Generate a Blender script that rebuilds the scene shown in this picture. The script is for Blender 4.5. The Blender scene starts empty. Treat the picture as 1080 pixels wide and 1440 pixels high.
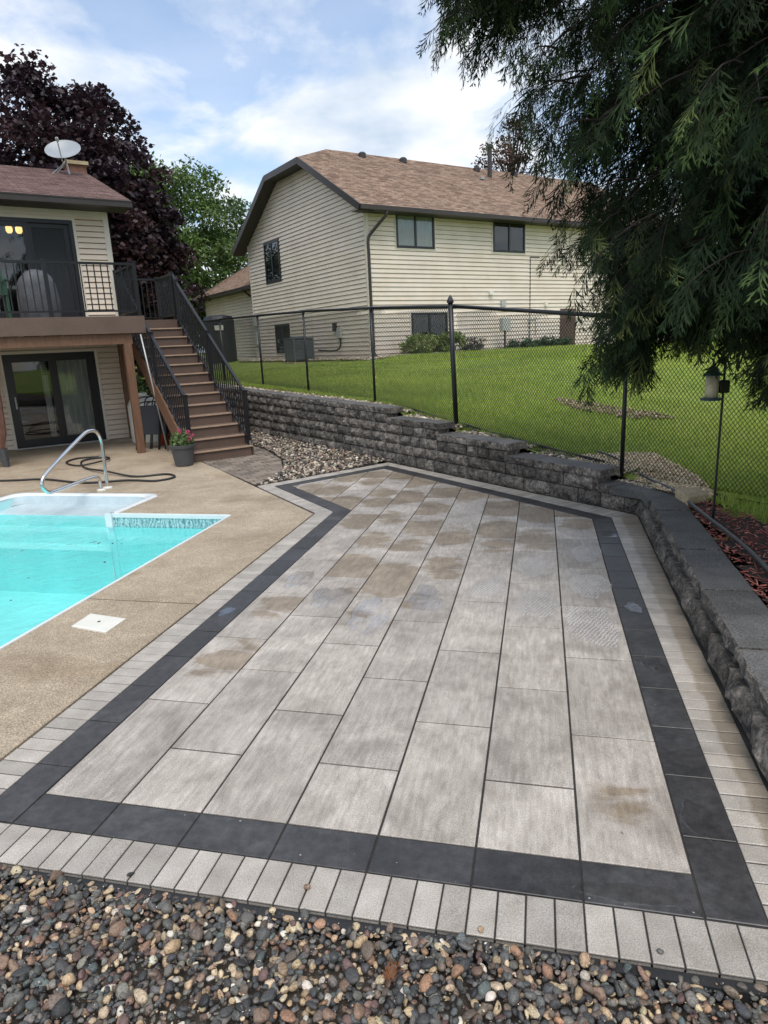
import bpy, bmesh, math, random
import numpy as np
from mathutils import Vector, Matrix

# ------------------------------------------------------------------ camera, sky, sun, exposure
scene = bpy.context.scene
COL = scene.collection
rad = math.radians
PITCH, ROLL, CAM_Z = rad(14.2), rad(-2.6), 1.87
fwd = Vector((0, math.cos(PITCH), -math.sin(PITCH)))
r0 = Vector((1, 0, 0)); u0 = r0.cross(fwd)
rgt = math.cos(ROLL) * r0 + math.sin(ROLL) * u0
upv = -math.sin(ROLL) * r0 + math.cos(ROLL) * u0
cam = bpy.data.cameras.new('camera')
cam_o = bpy.data.objects.new('camera', cam); COL.objects.link(cam_o)
cam_o.matrix_world = Matrix(((rgt.x, upv.x, -fwd.x, 0), (rgt.y, upv.y, -fwd.y, 0), (rgt.z, upv.z, -fwd.z, CAM_Z), (0, 0, 0, 1)))
cam.sensor_fit = 'VERTICAL'; cam.sensor_height = 36; cam.lens = 36 * 940 / 1440
cam.clip_start = 0.05; cam.clip_end = 2000
scene.camera = cam_o

SUN_AZ = Vector((0.22, -0.95)); SUN_EL = rad(61)
world = bpy.data.worlds.new('World'); scene.world = world; world.use_nodes = True
wt = world.node_tree; wt.nodes.clear()
def wn(t, **k):
    n = wt.nodes.new(t)
    for a, b in k.items(): setattr(n, a, b)
    return n
sky = wn('ShaderNodeTexSky', sky_type='NISHITA', sun_disc=False)
sky.sun_elevation = SUN_EL; sky.sun_rotation = math.atan2(SUN_AZ.x, SUN_AZ.y)
bg1 = wn('ShaderNodeBackground'); bg1.inputs[1].default_value = 0.145
wt.links.new(sky.outputs[0], bg1.inputs[0])
tc = wn('ShaderNodeTexCoord'); sp = wn('ShaderNodeSeparateXYZ'); wt.links.new(tc.outputs['Generated'], sp.inputs[0])
mz = wn('ShaderNodeMath', operation='MAXIMUM'); mz.inputs[1].default_value = 0.0; wt.links.new(sp.outputs[2], mz.inputs[0])
az = wn('ShaderNodeMath', operation='ADD'); az.inputs[1].default_value = 0.22; wt.links.new(mz.outputs[0], az.inputs[0])
cb = wn('ShaderNodeCombineXYZ')
for i in (0, 1):
    dv = wn('ShaderNodeMath', operation='DIVIDE'); wt.links.new(sp.outputs[i], dv.inputs[0]); wt.links.new(az.outputs[0], dv.inputs[1]); wt.links.new(dv.outputs[0], cb.inputs[i])
mp = wn('ShaderNodeMapping'); mp.inputs['Location'].default_value = (3.75, 1.45, 0.0); wt.links.new(cb.outputs[0], mp.inputs[0])
n1 = wn('ShaderNodeTexNoise'); n1.inputs['Scale'].default_value = 1.9; n1.inputs['Detail'].default_value = 9; n1.inputs['Roughness'].default_value = 0.58; n1.inputs['Distortion'].default_value = 0.25
wt.links.new(mp.outputs[0], n1.inputs['Vector'])
rp = wn('ShaderNodeValToRGB'); rp.color_ramp.elements[0].position = 0.40; rp.color_ramp.elements[1].position = 0.54; rp.color_ramp.elements[0].color = (.22, .22, .22, 1)
wt.links.new(n1.outputs['Fac'], rp.inputs[0])
n2 = wn('ShaderNodeTexNoise'); n2.inputs['Scale'].default_value = 3.2; n2.inputs['Detail'].default_value = 7; n2.inputs['Roughness'].default_value = 0.5
mp2 = wn('ShaderNodeMapping'); mp2.inputs['Location'].default_value = (7.7, 2.3, 0.0); wt.links.new(cb.outputs[0], mp2.inputs[0]); wt.links.new(mp2.outputs[0], n2.inputs['Vector'])
rc = wn('ShaderNodeValToRGB')
rc.color_ramp.elements[0].position = 0.36; rc.color_ramp.elements[0].color = (0.52, 0.62, 0.75, 1)
rc.color_ramp.elements[1].position = 0.66; rc.color_ramp.elements[1].color = (.95, .96, .98, 1)
wt.links.new(n2.outputs['Fac'], rc.inputs[0])
bg2 = wn('ShaderNodeBackground'); bg2.inputs[1].default_value = 0.80; wt.links.new(rc.outputs[0], bg2.inputs[0])
mx = wn('ShaderNodeMixShader'); wt.links.new(rp.outputs[0], mx.inputs[0]); wt.links.new(bg1.outputs[0], mx.inputs[1]); wt.links.new(bg2.outputs[0], mx.inputs[2])
wo = wn('ShaderNodeOutputWorld'); wt.links.new(mx.outputs[0], wo.inputs[0])

sun = bpy.data.lights.new('sun', 'SUN'); sun.energy = 1.5; sun.angle = rad(35); sun.color = (1.0, 0.95, 0.87)
sun_o = bpy.data.objects.new('sun', sun); COL.objects.link(sun_o)
az_n = SUN_AZ.normalized()
to_sun = Vector((az_n.x * math.cos(SUN_EL), az_n.y * math.cos(SUN_EL), math.sin(SUN_EL)))
sun_o.rotation_euler = to_sun.to_track_quat('Z', 'Y').to_euler(); sun_o.location = (10, -10, 20)
vs = scene.view_settings
vs.view_transform = 'Standard'; vs.look = 'None'; vs.exposure = 0.6; vs.gamma = 1.0; vs.use_curve_mapping = False
scene.cycles.max_bounces = 8; scene.cycles.transparent_max_bounces = 24

# ------------------------------------------------------------------ frames of reference
random.seed(7); RNG = np.random.default_rng(7)
PA = rad(13.4328); PO = (0.66133, 2.05542)               # patio frame: a across, b along the slab rows
PE = (math.sin(PA), math.cos(PA)); PN = (PE[1], -PE[0])
def pw(a, b, z=0.0): return (PO[0] + PN[0]*a + PE[0]*b, PO[1] + PN[1]*a + PE[1]*b, z)
HU = (0.8387, 0.5446); HV = (-0.5446, 0.8387); HO = (-6.982, 14.718)   # frame of the house with the deck
def hw(u, v, z=0.0): return (HO[0] + HU[0]*u + HV[0]*v, HO[1] + HU[1]*u + HV[1]*v, z)
WA = rad(-33.3); WD = (math.sin(WA), math.cos(WA)); WN = (WD[1], -WD[0]); WO = (2.67, 6.77)  # long retaining wall
def ww(s, d, z=0.0): return (WO[0] + WD[0]*s + WN[0]*d, WO[1] + WD[1]*s + WN[1]*d, z)
def to_sd(x, y):
    qx, qy = x - WO[0], y - WO[1]
    return qx*WD[0] + qy*WD[1], qx*WN[0] + qy*WN[1]
def to_ab(x, y):
    qx, qy = x - PO[0], y - PO[1]
    return qx*PN[0] + qy*PN[1], qx*PE[0] + qy*PE[1]
RA = rad(14.3); RD = (-math.sin(RA), -math.cos(RA)); RN = (math.cos(RA), -math.sin(RA))      # short wall, runs towards the viewer
def rw(t, d, z=0.0): return (WO[0] + RD[0]*t + RN[0]*d, WO[1] + RD[1]*t + RN[1]*d, z)
NA = rad(57.5); NK = (math.sin(NA), math.cos(NA)); NS = (-NK[1], NK[0]); NO = (-0.176, 24.0)   # neighbouring house
def nw(k, s, z=0.0): return (NO[0] + NK[0]*k + NS[0]*s, NO[1] + NK[1]*k + NS[1]*s, z)

Z0S = [(-30, .22), (-3, .24), (0, .27), (1.2, .36), (2.6, .50), (4.0, .66), (5.2, .82), (8, .90), (11, .95), (16, 1.0), (60, 1.0)]
def terrain(x, y):
    s, d = to_sd(x, y)
    z0 = np.interp(s, [p[0] for p in Z0S], [p[1] for p in Z0S])
    t = np.clip((d - 0.4) / 7.0, 0, 1)
    cap_ = np.select([s < .5, s < 1.93, s < 3.37, s < 4.67], [.258, .408, .558, .708], .858 + .017*(s-4.7)) - .025
    wgt = np.clip((d - .42)/.28, 0, 1); z0 = np.where((s > 0), np.minimum(z0, cap_)*(1-wgt) + z0*wgt, z0)
    return z0 + (1.36 - z0) * (t**1.7 * .6 + t * .4)

# ------------------------------------------------------------------ materials
def lin(r, g, b):
    f = lambda c: (c/255/12.92) if c/255 <= .04045 else ((c/255 + .055)/1.055)**2.4
    return (f(r), f(g), f(b))
class NT:
    def __init__(s, name):
        s.m = bpy.data.materials.new(name); s.m.use_nodes = True; s.t = s.m.node_tree; s.t.nodes.clear()
        s.out = s.n('ShaderNodeOutputMaterial'); s.b = s.n('ShaderNodeBsdfPrincipled'); s.l(s.b.outputs[0], s.out.inputs[0])
        s._pos = None
    def n(s, t, **k):
        q = s.t.nodes.new(t)
        for a, b in k.items(): setattr(q, a, b)
        return q
    def l(s, a, b): s.t.links.new(a, b)
    def pos(s):
        if s._pos is None: s._pos = s.n('ShaderNodeNewGeometry').outputs['Position']
        return s._pos
    def mapping(s, rotz=0, scale=(1, 1, 1), loc=(0, 0, 0), src=None):
        m = s.n('ShaderNodeMapping'); m.inputs['Rotation'].default_value = (0, 0, rotz); m.inputs['Scale'].default_value = scale; m.inputs['Location'].default_value = loc
        s.l(src or s.pos(), m.inputs[0]); return m.outputs[0]
    def noise(s, scale, detail=4, rough=.55, vec=None, dist=0):
        q = s.n('ShaderNodeTexNoise'); q.inputs['Scale'].default_value = scale; q.inputs['Detail'].default_value = detail
        q.inputs['Roughness'].default_value = rough; q.inputs['Distortion'].default_value = dist
        s.l(vec or s.pos(), q.inputs['Vector']); return q.outputs['Fac']
    def ramp(s, fac, p0, p1, c0=(0, 0, 0), c1=(1, 1, 1)):
        q = s.n('ShaderNodeValToRGB'); e = q.color_ramp.elements
        e[0].position = p0; e[1].position = p1; e[0].color = (*c0, 1); e[1].color = (*c1, 1)
        s.l(fac, q.inputs[0]); return q.outputs[0]
    def mix(s, fac, a, b, mode='MIX'):
        q = s.n('ShaderNodeMix', data_type='RGBA', blend_type=mode)
        for sock, v in ((q.inputs[0], fac), (q.inputs[6], a), (q.inputs[7], b)):
            if hasattr(v, 'is_output'): s.l(v, sock)
            elif isinstance(v, (int, float)): sock.default_value = v
            else: sock.default_value = (*v, 1)
        return q.outputs[2]
    def math(s, op, a, b=0.0, clamp=False):
        q = s.n('ShaderNodeMath', operation=op, use_clamp=clamp)
        for sock, v in ((q.inputs[0], a), (q.inputs[1], b)):
            if hasattr(v, 'is_output'): s.l(v, sock)
            else: sock.default_value = v
        return q.outputs[0]
    def bump(s, h, strength=.3, dist=.01):
        q = s.n('ShaderNodeBump'); q.inputs['Strength'].default_value = strength; q.inputs['Distance'].default_value = dist
        s.l(h, q.inputs['Height']); s.l(q.outputs[0], s.b.inputs['Normal']); return q
    def schlick(s, f0, normal=None):
        g = s.n('ShaderNodeNewGeometry'); d = s.n('ShaderNodeVectorMath', operation='DOT_PRODUCT'); s.l(g.outputs['Incoming'], d.inputs[0]); s.l(normal or g.outputs['Normal'], d.inputs[1])
        c = s.math('SUBTRACT', 1.0, s.math('ABSOLUTE', d.outputs['Value']), True)
        return s.math('ADD', s.math('MULTIPLY', s.math('POWER', c, 5.0), 1-f0), f0, True)
    def info(s): return s.n('ShaderNodeObjectInfo')
    def set(s, **k):
        for a, v in k.items():
            sock = s.b.inputs[a.replace('_', ' ')]
            if hasattr(v, 'is_output'): s.l(v, sock)
            elif isinstance(v, tuple) and len(v) == 3: sock.default_value = (*v, 1)
            else: sock.default_value = v

def plain(name, c, rough=.6, var=.2, scale=6, bump=.0, bscale=60, rnd=0, metal=0, fine=.12, stretch=(1, 1, 1), rotz=0, spec=.5):
    t = NT(name); v = t.mapping(rotz, stretch) if stretch != (1, 1, 1) or rotz else t.pos()
    col = t.mix(t.ramp(t.noise(scale, 5, .6, v), .3, .7), tuple(x*(1-var) for x in c), tuple(min(1, x*(1+var)) for x in c))
    if fine: col = t.mix(fine, col, t.ramp(t.noise(bscale, 3, .6, v), .35, .65), 'OVERLAY')
    if rnd:
        r = t.math('ADD', t.math('MULTIPLY', t.info().outputs['Random'], 2*rnd), 1-rnd)
        cc = t.n('ShaderNodeCombineColor')
        for i in range(3): t.l(r, cc.inputs[i])
        col = t.mix(1.0, col, cc.outputs[0], 'MULTIPLY')
    t.set(Base_Color=col, Roughness=rough, Metallic=metal, Specular_IOR_Level=spec)
    if bump: t.bump(t.noise(bscale, 4, .6, v), bump, .01)
    return t.m

MAT = {}
def make_materials():
    # large pale paving slabs, streaked along their length; object colour R = how damp the middle is
    t = NT('paving slab'); oi = t.info(); vr = t.mapping(PA, (1, 1, 1)); 
    streak = t.noise(9, 6, .65, t.mapping(0, (5.5, .55, 1), src=vr)); cloud = t.noise(3.1, 5, .6, vr, .6); fine = t.noise(230, 2, .6)
    col = t.mix(t.ramp(cloud, .33, .68), lin(154, 146, 137), lin(190, 182, 173))
    col = t.mix(.52, col, t.ramp(streak, .32, .68, (.33, .32, .31), (.66, .66, .67)), 'OVERLAY')
    col = t.mix(.30, col, t.ramp(fine, .35, .65), 'OVERLAY')
    blot = t.noise(13, 5, .7, t.mapping(0, (1.6, .6, 1), src=vr), .3); col = t.mix(.38, col, t.ramp(blot, .34, .68, (.27, .26, .25), (.70, .70, .70)), 'OVERLAY')
    spk = t.ramp(t.noise(46, 1, .4), .795, .815); col = t.mix(t.math('MULTIPLY', spk, .7), col, lin(78, 70, 64))
    br = t.math('ADD', t.math('MULTIPLY', oi.outputs['Random'], .26), .86); cc = t.n('ShaderNodeCombineColor')
    for i in range(3): t.l(br, cc.inputs[i])
    col = t.mix(1, col, cc.outputs[0], 'MULTIPLY')
    tcn = t.n('ShaderNodeTexCoord'); sep = t.n('ShaderNodeSeparateXYZ'); t.l(tcn.outputs['Object'], sep.inputs[0])
    # damp blob in the dished middle of each slab
    wob = t.noise(3.4, 5, .62, t.mapping(0, (.75, 1.9, 1), src=vr), .5)
    sg = t.n('ShaderNodeSeparateColor'); t.l(oi.outputs['Color'], sg.inputs[0])
    ex = t.math('DIVIDE', t.math('ADD', sep.outputs[0], t.math('MULTIPLY', t.math('SUBTRACT', sg.outputs[1], .5), .16)), .20); ey = t.math('DIVIDE', t.math('ADD', sep.outputs[1], t.math('MULTIPLY', t.math('SUBTRACT', sg.outputs[2], .5), .36)), .27)
    r2 = t.math('ADD', t.math('MULTIPLY', ex, ex), t.math('MULTIPLY', ey, ey))
    lvl = t.math('SUBTRACT', t.math('ADD', t.math('MULTIPLY', wob, 5.0), -2.5), r2)
    sc = t.n('ShaderNodeSeparateColor'); t.l(oi.outputs['Color'], sc.inputs[0])
    lvl = t.math('ADD', lvl, t.math('MULTIPLY', sc.outputs[0], 2.2))
    damp = t.ramp(lvl, .30, 1.0)
    pres = t.math('GREATER_THAN', sc.outputs[0], .02); damp = t.math('MULTIPLY', damp, pres)
    col = t.mix(damp, col, t.mix(1, col, (.68, .61, .51), 'MULTIPLY'))
    rim = t.math('MULTIPLY', t.math('MULTIPLY', t.ramp(lvl, .40, .55), t.math('SUBTRACT', 1.0, damp)), pres)
    col = t.mix(t.math('MULTIPLY', rim, .12), col, (.62, .61, .60))
    rough = t.math('SUBTRACT', t.math('ADD', t.math('MULTIPLY', cloud, .25), .38), t.math('MULTIPLY', damp, .10))
    t.set(Base_Color=col, Roughness=rough, Specular_IOR_Level=.5)
    t.bump(t.math('ADD', t.math('MULTIPLY', streak, .6), t.math('MULTIPLY', fine, .4)), .18, .003); MAT['slab'] = t.m
    # charcoal border slabs
    t = NT('charcoal border slab'); c1 = t.noise(4, 5, .6); f1 = t.noise(260, 2)
    col = t.mix(t.ramp(c1, .3, .7), lin(50, 49, 50), lin(68, 67, 68)); col = t.mix(.3, col, t.ramp(f1, .3, .7), 'OVERLAY')
    dust = t.ramp(t.noise(2.6, 5, .65, None, .5), .48, .70); col = t.mix(t.math('MULTIPLY', dust, .28), col, lin(104, 104, 106))
    mott = t.noise(22, 5, .7); col = t.mix(.35, col, t.ramp(mott, .32, .7), 'OVERLAY')
    spk = t.ramp(t.noise(38, 1, .4), .78, .81); col = t.mix(spk, col, lin(150, 150, 148))
    br = t.math('ADD', t.math('MULTIPLY', t.info().outputs['Random'], .3), .85); cc = t.n('ShaderNodeCombineColor')
    for i in range(3): t.l(br, cc.inputs[i])
    col = t.mix(1, col, cc.outputs[0], 'MULTIPLY')
    t.set(Base_Color=col, Roughness=t.math('ADD', t.math('MULTIPLY', c1, .3), .27)); t.bump(f1, .12, .002); MAT['dark'] = t.m
    # narrow border bricks; those by the wall are wet along the wall
    t = NT('border brick'); va = t.mapping(PA, (1, 1, 1), (0, 0, 0)); c1 = t.noise(7, 5, .6); f1 = t.noise(220, 3, .65)
    col = t.mix(t.ramp(c1, .3, .7), lin(158, 150, 141), lin(184, 177, 168)); col = t.mix(.4, col, t.ramp(f1, .3, .7), 'OVERLAY')
    br = t.math('ADD', t.math('MULTIPLY', t.info().outputs['Random'], .3), .84); cc = t.n('ShaderNodeCombineColor')
    for i in range(3): t.l(br, cc.inputs[i])
    col = t.mix(1, col, cc.outputs[0], 'MULTIPLY')
    oi = t.info(); sc = t.n('ShaderNodeSeparateColor'); t.l(oi.outputs['Color'], sc.inputs[0])
    sx = t.n('ShaderNodeSeparateXYZ'); t.l(va, sx.inputs[0])
    edge = PO[0]*math.cos(PA) - PO[1]*math.sin(PA) + .685
    wet = t.math('ADD', t.math('MULTIPLY', t.math('SUBTRACT', sx.outputs[0], edge), 12.0), t.math('MULTIPLY', t.noise(6, 4, .6), 1.1))
    wet = t.math('MULTIPLY', t.ramp(wet, .35, .62), sc.outputs[0])
    col = t.mix(wet, col, t.mix(1, col, (.68, .63, .56), 'MULTIPLY'))
    t.set(Base_Color=col, Roughness=t.math('SUBTRACT', .52, t.math('MULTIPLY', sc.outputs[0], .16))); t.bump(f1, .25, .003); MAT['brick'] = t.m
    MAT['sand'] = plain('joint sand', lin(56, 53, 50), .9, .25, 20, .4, 300)
    # brushed tan concrete
    t = NT('tan exposed concrete'); c1 = t.noise(1.1, 6, .6); c2 = t.noise(6, 5, .65); f1 = t.noise(130, 4, .75); sx = t.n('ShaderNodeTexVoronoi'); sx.inputs['Scale'].default_value = 95; t.l(t.pos(), sx.inputs['Vector'])
    col = t.mix(t.ramp(c1, .3, .7), lin(138, 123, 104), lin(170, 155, 134)); col = t.mix(t.math('MULTIPLY', t.ramp(c2, .5, .75), .4), col, lin(190, 174, 152))
    col = t.mix(.55, col, t.ramp(f1, .33, .67), 'OVERLAY'); col = t.mix(.30, col, t.ramp(sx.outputs['Distance'], .1, .6), 'OVERLAY')
    dampm = t.ramp(t.noise(.8, 3, .5, t.mapping(0, (1, 1.6, 1), (3, 1, 0))), .56, .64); col = t.mix(t.math('MULTIPLY', dampm, .45), col, t.mix(1, col, (.62, .54, .46), 'MULTIPLY'))
    t.set(Base_Color=col, Roughness=.75); t.bump(t.math('ADD', f1, sx.outputs['Distance']), .5, .004); MAT['concrete'] = t.m
    MAT['soil'] = plain('dark soil', lin(52, 48, 44), .95, .3, 8, .6, 120)
    MAT['grit'] = plain('grit and dust', lin(98, 90, 82), .95, .35, 30, .8, 200, fine=.5)
    t = NT('split face block'); c1 = t.noise(9, 6, .7); c2 = t.noise(34, 4, .7); f1 = t.noise(120, 3, .7)
    col = t.mix(t.ramp(c1, .34, .7), lin(52, 50, 49), lin(146, 138, 129)); col = t.mix(.7, col, t.ramp(c2, .33, .7), 'OVERLAY'); col = t.mix(.4, col, t.ramp(f1, .3, .7), 'OVERLAY')
    br = t.math('ADD', t.math('MULTIPLY', t.info().outputs['Random'], .95), .62); cc = t.n('ShaderNodeCombineColor')
    for i in range(3): t.l(br, cc.inputs[i])
    col = t.mix(1, col, cc.outputs[0], 'MULTIPLY')
    t.set(Base_Color=col, Roughness=.85); t.bump(t.math('ADD', c2, f1), 1.0, .016); MAT['wallblock'] = t.m
    MAT['cap'] = plain('charcoal cap stone', lin(92, 91, 90), .8, .30, 3.5, .5, 120, rnd=.22, fine=.5)
    MAT['pathbrick'] = plain('paver brick', lin(124, 113, 102), .8, .2, 5, .4, 130, rnd=.34, fine=.3)
    # lawn and grass
    t = NT('lawn soil and grass'); c1 = t.noise(1.4, 5, .6); c2 = t.noise(60, 4, .7); c3 = t.noise(.35, 3, .5)
    col = t.mix(t.ramp(c1, .3, .7), (.17, .245, .045), (.23, .315, .06)); col = t.mix(t.ramp(c3, .4, .65), col, (.26, .32, .065)); col = t.mix(.6, col, t.ramp(c2, .3, .7), 'OVERLAY')
    t.set(Base_Color=col, Roughness=.9, Specular_IOR_Level=.2); t.bump(c2, .8, .03); MAT['lawn'] = t.m
    def vcol(name, rough, amt=.3, fs=140, trans=0, bump=0, spec=.5):
        t = NT(name); a = t.n('ShaderNodeAttribute', attribute_name='tint'); col = a.outputs['Color']
        if amt: col = t.mix(amt, col, t.ramp(t.noise(fs, 4, .7), .3, .7), 'OVERLAY')
        t.set(Base_Color=col, Roughness=rough, Specular_IOR_Level=spec)
        if bump: t.bump(t.noise(fs, 4, .7), bump, .004)
        if trans:
            tr = t.n('ShaderNodeBsdfTranslucent'); t.l(col, tr.inputs[0]); ms = t.n('ShaderNodeMixShader'); ms.inputs[0].default_value = trans
            t.l(t.b.outputs[0], ms.inputs[1]); t.l(tr.outputs[0], ms.inputs[2]); t.l(ms.outputs[0], t.out.inputs[0])
        return t.m
    MAT['pebble'] = vcol('river pebble', .55, .55, 170, 0, .4); MAT['stone'] = vcol('landscape stone', .7, .4, 90, 0, .3)
    MAT['chip'] = vcol('red mulch chip', .8, .4, 120); MAT['blade'] = vcol('grass blade', .6, 0, 1, .45, spec=.3)
    MAT['leaf'] = vcol('leaf', .5, 0, 1, .25, spec=.4); MAT['cedar'] = vcol('cedar spray', .65, 0, 1, .22, spec=.12)
    MAT['bark'] = plain('bark', lin(82, 68, 58), .9, .35, 12, .8, 50, stretch=(3, 3, .6))
    MAT['cedarbark'] = plain('dark cedar bark', lin(50, 42, 37), .9, .35, 12, .8, 50, stretch=(3, 3, .6))
    MAT['flower'] = vcol('petal', .5, 0, 1, .3)
    # houses
    MAT['cream'] = plain('cream vinyl siding', lin(220, 204, 184), .5, .05, 2, 0, 60, fine=.05)
    MAT['creamtrim'] = plain('cream trim', lin(214, 206, 190), .5, .05, 2, 0, 60, fine=.04)
    MAT['siding2'] = plain('pale cream siding', lin(224, 210, 194), .5, .07, .9, 0, 1.6, fine=.08)
    MAT['black'] = plain('black frame', lin(30, 31, 34), .35, .1, 5, 0, 60, fine=0)
    MAT['blackmetal'] = plain('black powder coated metal', lin(26, 27, 31), .38, .1, 5, 0, 60, fine=0)
    MAT['bronze'] = plain('bronze trim', lin(54, 47, 44), .42, .12, 3, 0, 40, fine=.05)
    MAT['soffit'] = plain('bronze soffit', lin(50, 45, 43), .6, .1, 3, 0, 40, fine=.05)
    MAT['composite'] = plain('brown composite board', lin(98, 80, 70), .62, .12, 3, .15, 90, stretch=(1, 1, 1), rnd=.05, fine=.15)
    MAT['nosing'] = plain('worn tread edge', lin(172, 146, 124), .6, .1, 6, 0, 90, fine=.1)
    MAT['timber'] = plain('stained timber', lin(112, 82, 62), .7, .22, 5, .3, 70, stretch=(4, 4, .5), fine=.25)
    MAT['steel'] = plain('polished steel', (.72, .73, .74), .16, .05, 3, 0, 60, metal=1, fine=0)
    MAT['galv'] = plain('galvanised metal', lin(170, 172, 172), .45, .1, 5, 0, 60, metal=.6, fine=0)
    MAT['white'] = plain('white plastic', lin(228, 226, 216), .4, .05, 8, 0, 90, fine=.05)
    MAT['rubber'] = plain('black rubber hose', lin(42, 42, 43), .55, .2, 8, 0, 90, fine=.1)
    MAT['tube'] = plain('grey poly tube', lin(70, 72, 74), .4, .2, 8, 0, 90, fine=.1)
    MAT['pot'] = plain('grey plastic pot', lin(74, 76, 78), .55, .1, 8, 0, 90, fine=.08)
    MAT['cover'] = plain('grey grill cover', lin(74, 76, 80), .6, .25, 6, .3, 40, fine=.2)
    MAT['green'] = plain('green plastic', lin(44, 78, 58), .4, .2, 6, 0, 40, fine=.05)
    MAT['orange'] = plain('orange plastic', lin(190, 84, 48), .45, .2, 6, 0, 40, fine=.05)
    MAT['brownmetal'] = plain('brown steel door', lin(84, 62, 54), .45, .1, 4, 0, 40, fine=.05)
    MAT['acgrey'] = plain('grey painted cabinet', lin(92, 100, 108), .5, .1, 4, 0, 60, fine=.08)
    MAT['boxgrey'] = plain('grey meter box', lin(176, 178, 174), .5, .08, 4, 0, 60, fine=.05)
    MAT['brickred'] = plain('chimney brick', lin(120, 86, 74), .85, .25, 9, .5, 40)
    MAT['curtain'] = plain('curtain', lin(205, 208, 200), .8, .1, 4, 0, 60, fine=.05)
    MAT['screen'] = plain('insect screen', lin(24, 27, 30), .6, .1, 3, 0, 200, fine=.1)
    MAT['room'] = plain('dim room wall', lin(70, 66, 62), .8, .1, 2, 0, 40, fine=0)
    MAT['dish'] = plain('dish enamel', lin(150, 156, 162), .4, .08, 4, 0, 60, fine=.05)
    MAT['dark_plastic'] = plain('dark plastic', lin(36, 40, 46), .5, .1, 3, 0, 60, fine=.06)
    MAT['blockstone'] = plain('tan concrete block', lin(176, 160, 130), .85, .2, 10, .4, 90, fine=.3)
    MAT['teal'] = plain('teal metal', lin(52, 84, 92), .4, .15, 6, 0, 60, fine=.05)
    MAT['seed'] = plain('pale feeder tube', lin(224, 218, 190), .4, .1, 20, 0, 90, fine=.2)
    def shingle(name, c0, c1, rot, sz):
        t = NT(name); v = t.mapping(rot); br = t.n('ShaderNodeTexBrick'); tcn = t.n('ShaderNodeUVMap'); t.l(tcn.outputs[0], br.inputs['Vector'])
        br.inputs['Scale'].default_value = 1; br.inputs['Brick Width'].default_value = .30; br.inputs['Row Height'].default_value = .14; br.inputs['Mortar Size'].default_value = .006
        br.offset = .37; br.inputs['Color1'].default_value = (*c0, 1); br.inputs['Color2'].default_value = (*c1, 1); br.inputs['Mortar'].default_value = (*[x*.35 for x in c0], 1); br.inputs['Bias'].default_value = 0
        col = t.mix(.28, br.outputs['Color'], t.ramp(t.noise(5, 4, .7), .3, .7), 'OVERLAY'); col = t.mix(.35, col, t.ramp(t.noise(90, 3, .7), .3, .7), 'OVERLAY')
        t.set(Base_Color=col, Roughness=.9, Specular_IOR_Level=.2); t.bump(t.math('SUBTRACT', t.noise(60, 3, .6), t.math('MULTIPLY', br.outputs['Fac'], 1.5)), .5, .01); return t.m
    MAT['shingle_n'] = shingle('tan shingle', lin(124, 102, 88), lin(166, 142, 124), 0, 1)
    MAT['shingle_l'] = shingle('mauve brown shingle', lin(112, 90, 86), lin(140, 116, 110), 0, 1)
    # window glass: tinted, mirror-like at grazing angles
    def glass(name, refl, tint):
        t = NT(name); t.t.nodes.remove(t.b); tr = t.n('ShaderNodeBsdfTransparent'); tr.inputs[0].default_value = (*tint, 1)
        gl = t.n('ShaderNodeBsdfGlossy'); gl.inputs['Roughness'].default_value = .02; f = t.math('ADD', t.schlick(.05), refl, True); ms = t.n('ShaderNodeMixShader'); t.l(f, ms.inputs[0]); t.l(tr.outputs[0], ms.inputs[1]); t.l(gl.outputs[0], ms.inputs[2]); t.l(ms.outputs[0], t.out.inputs[0]); return t
    MAT['glass'] = glass('window glass', .015, (.78, .80, .80)).m
    # pool
    MAT['gel'] = plain('white pool shell', lin(222, 228, 229), .3, .05, 3, 0, 60, fine=.04)
    MAT['gelwall'] = plain('shaded pool shell', lin(186, 202, 207), .35, .10, 5, 0, 60, fine=.06)  # alcove's recess shade put into a blue-grey copy of the shell white
    MAT['wetstep'] = plain('submerged pool step', (.50, .86, .86), .4, .05, 2, 0, 30, fine=.03)
    MAT['liner'] = plain('aqua pool liner', (.40, .82, .82), .4, .08, 1.5, 0, 30, fine=.05)
    t = NT('patterned liner band'); w = t.n('ShaderNodeTexWave'); w.inputs['Scale'].default_value = 7; w.inputs['Distortion'].default_value = 14; w.inputs['Detail'].default_value = 3; t.l(t.pos(), w.inputs[0])
    t.set(Base_Color=t.mix(t.mix(.5, t.ramp(w.outputs['Fac'], .3, .6), t.ramp(t.noise(40, 3, .6), .4, .6)), (.10, .24, .27), (.46, .70, .70)), Roughness=.4); MAT['band'] = t.m
    t = NT('pool water'); t.t.nodes.remove(t.b); tr = t.n('ShaderNodeBsdfTransparent'); tr.inputs[0].default_value = (.74, .98, .97, 1)
    gl = t.n('ShaderNodeBsdfGlossy'); gl.inputs['Roughness'].default_value = .03
    bp = t.n('ShaderNodeBump'); bp.inputs['Strength'].default_value = .40; bp.inputs['Distance'].default_value = .03
    t.l(t.noise(4.5, 5, .55, None, .9), bp.inputs['Height']); t.l(bp.outputs[0], gl.inputs['Normal'])
    ms = t.n('ShaderNodeMixShader'); t.l(t.schlick(.02, bp.outputs[0]), ms.inputs[0]); t.l(tr.outputs[0], ms.inputs[1]); t.l(gl.outputs[0], ms.inputs[2]); t.l(ms.outputs[0], t.out.inputs[0]); MAT['water'] = t.m
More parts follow.
